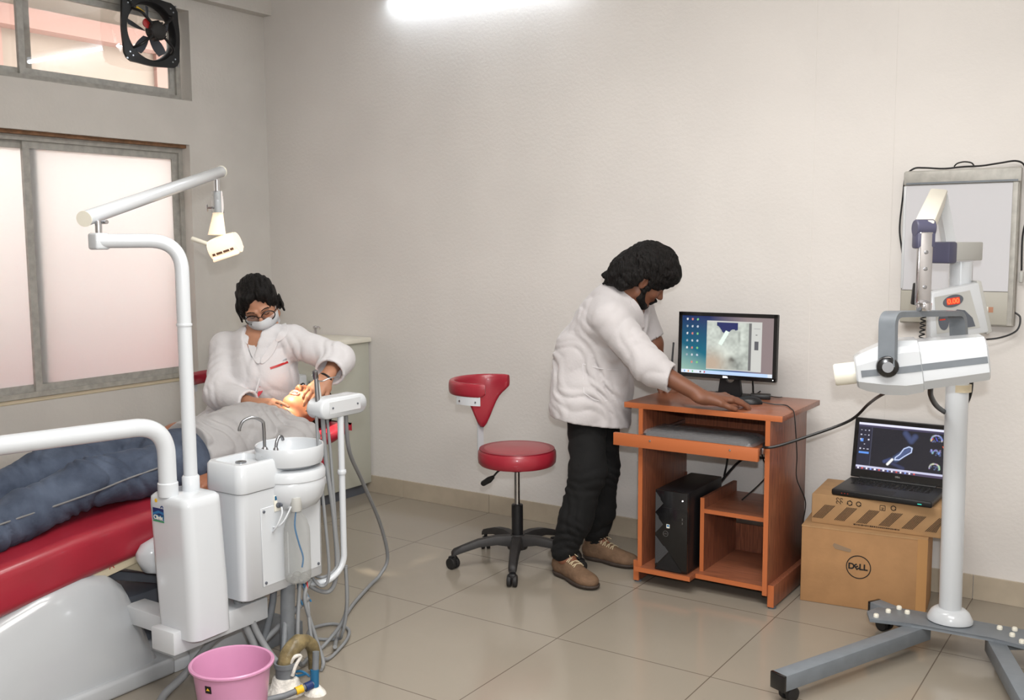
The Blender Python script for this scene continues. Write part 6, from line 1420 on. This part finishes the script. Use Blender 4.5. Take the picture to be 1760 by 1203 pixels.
def man():
    pel = np.array(Vector((1.4930,-0.4670,0.7920))); wst = np.array(Vector((1.4950,-0.4610,0.9220))); ch = np.array(Vector((1.5840,-0.4770,1.0810))); uch = np.array(Vector((1.6320,-0.4820,1.1690))); nk = np.array(Vector((1.6800,-0.4890,1.2400))); hc = np.array(Vector((1.7650,-0.4970,1.2940)))
    s1 = np.array(Vector((1.6670,-0.6210,1.1270))); s2 = np.array(Vector((1.6300,-0.3360,1.1810))); e1 = np.array(Vector((1.8530,-0.6290,0.9420))); w1 = np.array(Vector((2.0770,-0.5920,0.8260))); e2 = np.array(Vector((1.6990,-0.2890,1.0000))); w2 = np.array(Vector((1.7060,-0.2100,0.8240)))
    h1a = np.array(Vector((1.4900,-0.5140,0.7260))); h2a = np.array(Vector((1.4830,-0.3740,0.7210))); k1 = np.array(Vector((1.5440,-0.5970,0.4570))); k2 = np.array(Vector((1.5130,-0.4150,0.4330)))
    a1 = V(1.475,-0.668,0.085); a2 = V(1.475,-0.385,0.085)
    B = Sdf(); up = nv(np.array(R_)*0.55+V(0,0,0.80)-np.array(f_)*0.18); fw = np.array(R_)*0.80+V(0,0,-0.60)+np.array(f_)*0.10
    y = nv(fw); z = nv(up-y*(up@y)); x = np.cross(y,z); R = np.stack([x,y,z],1)
    T = head(B, hc, R, 1.0)
    B.cap(T(0,-0.03,-0.05), nk, 0.052, 0.055, 0.03); B.cap(nk, uch, 0.058, 0.08, 0.04)
    side = nv(s2-s1); sp = nv(nk-pel); fr = nv(np.cross(side, sp)); 
    B.cap(s1, s2, 0.055, 0.055, 0.05); B.cap(uch, ch, 0.120, 0.130, 0.06, sq=(fr,1.25)); B.cap(ch, wst, 0.130, 0.122, 0.06, sq=(fr,1.15)); B.cap(wst, pel, 0.125, 0.130, 0.06)
    B.chain([s1,e1,w1],[0.050,0.041,0.028],0.03); B.chain([s2,e2,w2],[0.050,0.041,0.028],0.03)
    B.chain([h1a,k1,a1],[0.075,0.056,0.038],0.03); B.chain([h2a,k2,a2],[0.078,0.056,0.038],0.03)
    B.cap(a1, a1+V(0.10,-0.035,-0.045), 0.034, 0.024, 0.02); B.cap(a2, a2+V(0.11,-0.01,-0.045), 0.034, 0.024, 0.02)
    tip = np.array(Vector((2.2180,-0.4530,0.8000))); hand(B, w1, tip-w1+V(0,0,0.02), V(0.05,-0.15,1.0), 1, 1.12, (0.30,0.28,0.28,0.30), 0.13, 0.25, 0.55)
    t2 = w2+V(0.07,-0.03,-0.05); hand(B, w2, t2-w2, V(0.3,-0.1,0.9), 1, 0.95, (0.3,0.3,0.35,0.4), 0.10, 0.3, 0.5)
    body = B.mesh('person', 0.0045, 'skin_m', origin=(1.55,-0.55,0.0))
    tag(body, 'standing person in white coat and black trousers bending over the desk', 'person')
    Th = lambda *a: hc+R@np.array(a)
    H = Sdf(); H.ell(Th(0,-0.018,0.052), V(0.096,0.113,0.104), 0.02, R)
    H.ell(Th(0,0.060,0.085), V(0.070,0.050,0.038), 0.04, R); H.ell(Th(0,-0.105,-0.015), V(0.075,0.050,0.060), 0.04, R); H.ell(Th(0,-0.105,-0.070), V(0.062,0.036,0.042), 0.04, R)
    for s in (-1,1): H.cap(Th(0.078*s,0.005,0.03), Th(0.074*s,0.012,-0.035), 0.018, 0.010, 0.02); H.cap(Th(0.070*s,-0.045,0.0), Th(0.062*s,-0.075,-0.075), 0.030, 0.022, 0.03)
    H.ell(Th(0,0.115,-0.045), V(0.078,0.075,0.085), 0.012, R, sub=True); H.ell(Th(0.086,-0.014,-0.012), V(0.02,0.020,0.032), 0.008, R, sub=True); H.ell(Th(-0.086,-0.014,-0.012), V(0.02,0.020,0.032), 0.008, R, sub=True)
    for i in range(5): H.fold(Th(0,0,0.03), 0.22, R@V(95+45*i,60*math.sin(i*2.1),70*math.cos(i*1.7)), 0.0022, i*1.3, 1.3)
    rnd = random.Random(5)
    for i in range(26):
        a = rnd.uniform(0,2*PI); q = Th(rnd.uniform(-0.06,0.06), -0.11+rnd.uniform(-0.02,0.02), rnd.uniform(-0.10,0.03)); e = q+R@V(rnd.uniform(-0.02,0.02), -0.018, -0.030); H.cap(q, e, 0.011, 0.003, 0.012)
    for i in range(22):
        a = rnd.uniform(-1.2,1.2); b_ = rnd.uniform(-0.4,1.4); n = V(math.sin(a)*math.cos(b_), math.cos(a)*math.cos(b_), math.sin(b_)); q = Th(0,-0.02,0.045)+R@(n*V(0.088,0.108,0.096)); H.ell(q, V(0.020,0.020,0.020), 0.015)
    H.mesh('hair', 0.0045, 'hair', body)
    Bd = Sdf()
    for s in (-1,1): Bd.chain([Th(0.070*s,0.012,-0.03),Th(0.056*s,0.020,-0.068),Th(0.030*s,0.055,-0.092),Th(0,0.064,-0.098)],[0.010,0.017,0.018,0.018],0.012)
    Bd.chain([Th(-0.030,0.078,-0.068),Th(-0.012,0.094,-0.047),Th(0.012,0.094,-0.047),Th(0.030,0.078,-0.068)],[0.0065,0.0052,0.0052,0.0065],0.006)
    Bd.ell(Th(0,0.073,-0.086), V(0.022,0.014,0.016), 0.01, R); Bd.mesh('beard', 0.0045, 'hair', body)
    M4 = Matrix([[*R[i], hc[i]] for i in range(3)]+[[0,0,0,1]])
    for s in (-1,1): MB(M4).tube(smooth_path([(0.014*s,0.0905,0.021),(0.03*s,0.089,0.028),(0.050*s,0.077,0.022)],5),[0.0024]*5+[0.0032]*5+[0.0016]*1,6).build('eyebrow', 'hair', body)
    # trousers
    Tr = Sdf(); Tr.cap(wst*0.35+pel*0.65, pel, 0.138, 0.140, 0.05)
    m1 = k1*0.45+a1*0.55; m2 = k2*0.45+a2*0.55
    Tr.chain([h1a,k1,m1,a1+V(-0.008,0,0.03)],[0.088,0.076,0.070,0.056],0.03); Tr.chain([h2a,k2,m2,a2+V(-0.008,0,0.03)],[0.090,0.076,0.070,0.056],0.03)
    for c, Rr, kv, am in ((k1,0.12,V(20,10,95),0.005),(k2,0.12,V(10,10,90),0.005),(a1+V(0,0,0.09),0.11,V(10,20,110),0.006),(a2+V(0,0,0.09),0.11,V(20,10,110),0.006),(m1,0.2,V(60,20,30),0.004),((h1a+k1)/2,0.2,V(40,20,40),0.004)): Tr.fold(c,Rr,kv,am,c[1]*7)
    Tr.cut(V(0,0,0.062), V(0,0,-1)); Tr.mesh('trousers', 0.007, 'trousers', body)
    shoe('shoe', (1.405,-0.640,0), (1.672,-0.752,0), a1, body); shoe('shoe', (1.405,-0.392,0), (1.690,-0.400,0), a2, body)
    # lab coat
    C = Sdf(); hem = np.array(Vector((1.5090,-0.4850,0.6660))); hem_b = np.array(Vector((1.4800,-0.4330,0.6550))); k_ = 0.06
    C.cap(s1-sp*0.0, s2, 0.074, 0.072, 0.05); C.cap(uch, ch, 0.140, 0.154, 0.06, sq=(fr,1.15)); C.cap(ch, wst, 0.154, 0.160, 0.06); C.cap(wst, pel, 0.160, 0.165, 0.06); C.cap(pel, hem+V(0,0,-0.20), 0.166, 0.166, 0.06)
    C.cap(nk-sp*0.035, uch, 0.070, 0.095, 0.03)
    fl = np.array(Vector((1.4450,-0.5530,0.8430))); C.cap(np.array(Vector((1.4620,-0.5470,0.9850))), np.array(Vector((1.4720,-0.5740,0.7320))), 0.085, 0.100, 0.05); C.cap(np.array(Vector((1.4720,-0.5740,0.7320))), np.array(Vector((1.4830,-0.5930,0.5310))), 0.100, 0.100, 0.05)
    c1 = e1+(w1-e1)*0.40; c2 = s2+(e2-s2)*0.90; d1 = nv(w1-e1); d2 = nv(e2-s2)
    C.chain([s1,e1,c1],[0.078,0.066,0.058],0.035); C.chain([s2,c2],[0.072,0.062],0.035)
    C.cut(c1, nv(d1+V(0,0,0.3)), c1+d1*0.05, 0.085); C.cap(c1-d1*0.02, c1+d1*0.07, 0.046, 0.050, 0.004, sub=True)
    C.cut(c2, d2, c2+d2*0.05, 0.09); C.cap(c2-d2*0.02, c2+d2*0.08, 0.052, 0.056, 0.004, sub=True)
    hn = nv(V(0,0,-1)+np.array(R_)*0.0); C.cut(np.array(Vector((1.5150,-0.5050,0.6640))), nv(V(0,0,-1)-np.array(R_)*0.16))
    C.cap(nk+R@V(0,0.03,0.03), nk+sp*0.14+R@V(0,0.02,0), 0.060, 0.080, 0.01, sub=True)
    C.cap(nk+fr*0.07*(1 if (fr@np.array(R_))>0 else -1), ch+fr*0.17*(1 if (fr@np.array(R_))>0 else -1), 0.045, 0.008, 0.008, sub=True)
    for (c, Rr, kv, am) in ((e1,0.12,nv(e1-s1)*85,0.006),(s1*0.55+e1*0.45,0.13,nv(e1-s1)*60+V(10,0,40),0.005),(wst,0.16,sp*80+V(20,0,10),0.010),(wst+V(0.03,-0.08,-0.05),0.18,sp*60+V(35,0,0),0.007),(pel,0.22,V(70,35,12),0.005),(hem,0.2,V(60,30,0),0.003),(ch,0.16,sp*50+V(30,0,0),0.005),(s1*0.5+uch*0.5,0.12,V(60,20,50),0.004),(uch,0.16,V(50,30,30),0.003),(c1,0.08,d1*90,0.003)): C.fold(c,Rr,kv,am,c[0]*9)
    ct = C.mesh('lab_coat', 0.0065, 'coat_m', body)
    K = Sdf(); K.cap(nk-sp*0.02, uch, 0.062, 0.10, 0.03); K.cap(uch, ch, 0.122, 0.136, 0.05, sq=(fr,1.2)); K.mesh('shirt', 0.008, 'navyshirt', body)
    return body, ct, C
M_body, M_coat, M_S = man()
ribbon(M_S, [Vector((1.6450,-0.5720,1.3360)),Vector((1.6600,-0.5670,1.2970)),Vector((1.6960,-0.5470,1.2630)),Vector((1.7320,-0.5270,1.2310))], lambda u: 0.016+0.016*math.sin(PI*min(1,u+0.05)), 'coat_m', 'collar', M_coat, 0.009, 0.004, lk, 0.004)
ribbon(M_S, [Vector((1.7440,-0.5820,1.2100)),Vector((1.7710,-0.5710,1.1620)),Vector((1.7990,-0.5610,1.0890))], lambda u: 0.006+0.024*math.sin(PI*(1-u)**0.8*0.85+0.1), 'coat_m', 'lapel', M_coat, 0.007, 0.004, lk, 0.004)
pk = ribbon(M_S, [Vector((1.5680,-0.6760,0.9390)),Vector((1.5730,-0.6800,0.8800)),Vector((1.5790,-0.6850,0.8170))], 0.003, 'coat_seam', 'pocket_seam', M_coat, 0.002, 0.002, lk)
ribbon(M_S, [Vector((1.5680,-0.6760,0.9390)),Vector((1.6340,-0.6340,0.9190)),Vector((1.6970,-0.5920,0.9130))], 0.003, 'coat_seam', 'pocket_seam', M_coat, 0.002, 0.002, lk)
ribbon(M_S, [Vector((1.5790,-0.6850,0.8170)),Vector((1.6320,-0.6540,0.7830)),Vector((1.6960,-0.6100,0.7870))], 0.003, 'coat_seam', 'pocket_seam', M_coat, 0.002, 0.002, lk)
# ------------------------------------------------------------ patient lying in the dental chair
def patient():
    x0 = 0.485
    hc = V(x0,-1.215,0.745); y = nv(V(0.10,-0.30,1.0)); up = V(0,1.0,0.12); z = nv(up-y*(up@y)); x = np.cross(y,z); R = np.stack([x,y,z],1)
    B = Sdf(); T = head(B, hc, R, 1.0)
    B.cap(T(0,-0.03,-0.05), V(x0,-1.37,0.675), 0.052, 0.058, 0.03)
    s1 = V(0.665,-1.435,0.655); s2 = V(0.305,-1.435,0.655); uch = V(x0,-1.45,0.665); ch = V(x0,-1.56,0.665); be = V(x0,-1.78,0.640); pel = V(x0,-1.93,0.630)
    UP = V(0,0,1)
    B.cap(s1, s2, 0.058, 0.058, 0.05); B.cap(uch, ch, 0.125, 0.140, 0.06, sq=(UP,1.4)); B.cap(ch, be, 0.138, 0.128, 0.06, sq=(UP,1.3)); B.cap(be, pel, 0.130, 0.135, 0.06, sq=(UP,1.3))
    e1 = V(0.755,-1.70,0.600); w1 = V(0.745,-1.93,0.60); e2 = V(0.170,-1.66,0.660); w2 = V(0.155,-1.835,0.655)
    B.chain([s1,e1,w1],[0.050,0.041,0.028],0.03); B.chain([s2,e2,w2],[0.050,0.041,0.028],0.03)
    hand(B, w1, V(-0.02,-1,-0.05), V(0.3,0,1), -1, 1.0, (0.4,0.42,0.45,0.5), 0.06, 0.4, 0.4); hand(B, w2, V(0.15,-1,-0.12), V(-0.1,0,1), 1, 1.0, (0.35,0.4,0.42,0.5), 0.08, 0.4, 0.4)
    h1 = V(0.575,-1.95,0.630); h2 = V(0.395,-1.95,0.630); k1 = V(0.600,-2.36,0.648); k2 = V(0.360,-2.34,0.668); a1 = V(0.620,-2.80,0.555); a2 = V(0.400,-2.80,0.55)
    for h, k, a in ((h1,k1,a1),(h2,k2,a2)):
        B.chain([h,k,a],[0.082,0.056,0.038],0.03); B.cap(a, a+V(0.02,-0.05,0.02), 0.036, 0.034, 0.02); B.cap(a+V(0.0,-0.04,-0.02), a+V(0.02,-0.09,0.15), 0.034, 0.024, 0.02)
    body = B.mesh('person', 0.0045, 'skin_p', origin=(x0,-1.9,0.6))
    tag(body, 'person in grey t-shirt and blue jeans lying back in the dental chair with mouth open', 'person')
    H = Sdf(); Th = lambda *a: hc+R@np.array(a)
    H.ell(Th(0,-0.028,0.042), V(0.082,0.098,0.092), 0.02, R); H.ell(Th(0,-0.08,-0.01), V(0.06,0.04,0.06), 0.03, R)
    H.ell(Th(0,0.10,-0.04), V(0.072,0.082,0.105), 0.012, R, sub=True)
    for i in range(5): H.fold(Th(0,0,0.03), 0.2, R@V(120+40*i,60*math.sin(i),40), 0.0012, i, 1.2)
    H.mesh('hair', 0.005, 'hair', body)
    M4 = Matrix([[*R[i], hc[i]] for i in range(3)]+[[0,0,0,1]])
    MB(M4).sphere((0,0.083,-0.056), 0.017, 1.15, 0.55, 0.75).build('open_mouth', 'mouth', body)
    MB(M4).box((0,0.090,-0.047),(0.024,0.005,0.006),None,0.002).build('teeth', 'eye', body)
    lp = MB(M4); lp.tube([(0.021*math.cos(a), 0.089-0.006*abs(math.cos(a)), -0.056+0.0145*math.sin(a)) for a in [2*PI*k/24 for k in range(24)]],0.0042,8,closed=True); lp.build('lips', 'lip', body)
    for s in (-1,1): MB(M4).tube(smooth_path([(0.014*s,0.0905,0.021),(0.03*s,0.089,0.028),(0.050*s,0.077,0.022)],5),[0.0024]*5+[0.0032]*5+[0.0016]*1,6).build('eyebrow', 'hair', body)
    # t-shirt
    C = Sdf(); C.cap(s1, s2, 0.070, 0.070, 0.05); C.cap(uch, ch, 0.140, 0.158, 0.06, sq=(UP,1.3)); C.cap(ch, be, 0.158, 0.156, 0.06, sq=(UP,1.22)); C.cap(be, pel+V(0,0.05,0), 0.156, 0.150, 0.06, sq=(UP,1.22))
    c1 = s1+(e1-s1)*0.85; c2 = s2+(e2-s2)*0.85
    C.chain([s1,c1],[0.074,0.070],0.03); C.chain([s2,c2],[0.070,0.066],0.03); C.cut(c1, nv(e1-s1), c1+nv(e1-s1)*0.05, 0.09); C.cut(c2, nv(e2-s2), c2+nv(e2-s2)*0.05, 0.09)
    C.cap(c1-nv(e1-s1)*0.02, c1+nv(e1-s1)*0.08, 0.055, 0.06, 0.004, sub=True); C.cap(c2-nv(e2-s2)*0.02, c2+nv(e2-s2)*0.08, 0.055, 0.06, 0.004, sub=True)
    C.cap(V(x0,-1.36,0.70), V(x0,-1.25,0.75), 0.062, 0.09, 0.008, sub=True)
    for (c, Rr, kv, am) in ((ch+V(0.08,0,0.05),0.18,V(50,70,10),0.006),(be+V(0.08,0,0.05),0.16,V(20,95,0),0.007),(be,0.2,V(60,40,0),0.005),(s1,0.12,V(60,60,20),0.005),(c1,0.12,V(20,90,10),0.005),(uch,0.16,V(70,-40,10),0.004)): C.fold(c,Rr,kv,am,c[1]*5)
    C.cut(V(0,-1.935,0), V(0,-1,0.1)); ts = C.mesh('t_shirt', 0.0065, 'tshirt', body)
    MB().tube([Vector((x0+0.063*math.cos(a), -1.385+0.045*math.sin(a)*0.9, 0.735-0.020*math.cos(a)**2+0.018*math.sin(a)-0.012)) for a in [2*PI*k/28 for k in range(28)]],0.0045,8,closed=True).build('collar', 'redplastic', ts)
    # jeans
    J = Sdf(); J.cap(be*0.25+pel*0.75, pel, 0.146, 0.150, 0.05, sq=(UP,1.25))
    for h, k, a in ((h1,k1,a1),(h2,k2,a2)):
        m_ = k*0.5+a*0.5+V(0,0,-0.005); J.chain([h,k,m_,a+V(0,0.04,0)],[0.098,0.078,0.075,0.066],0.03)
        for c, Rr, kv, am in ((k,0.13,V(20,90,25),0.008),(m_,0.16,V(30,60,30),0.006),(a+V(0,0.1,0),0.12,V(10,100,20),0.007),((h+k)/2,0.18,V(40,55,30),0.006)): J.fold(c,Rr,kv,am,c[0]*9+c[1]*4)
    J.cut(V(0,-2.775,0), V(0,-1,0)); jn = J.mesh('jeans', 0.0065, 'jeans', body)
    pts = [(0.60,-2.05,0.9),(0.625,-2.25,0.9),(0.642,-2.36,0.9),(0.655,-2.5,0.9),(0.665,-2.65,0.9),(0.67,-2.76,0.9)]
    P = [Vector(project_to(J, V(*p)+V(0.25,0,0), V(-0.62,0,-0.78))) for p in pts]
    MB().tube(smooth_path(P,6),0.0032,6).build('side_seam', 'jeans_seam', jn)
    for k, a in enumerate((a1,a2)):
        S = Sdf(); S.cap(a+V(0,-0.05,-0.03), a+V(0.02,-0.10,0.16), 0.042, 0.034, 0.02); S.mesh('shoe', 0.007, 'shoe_dk', body)
    return body
patient()
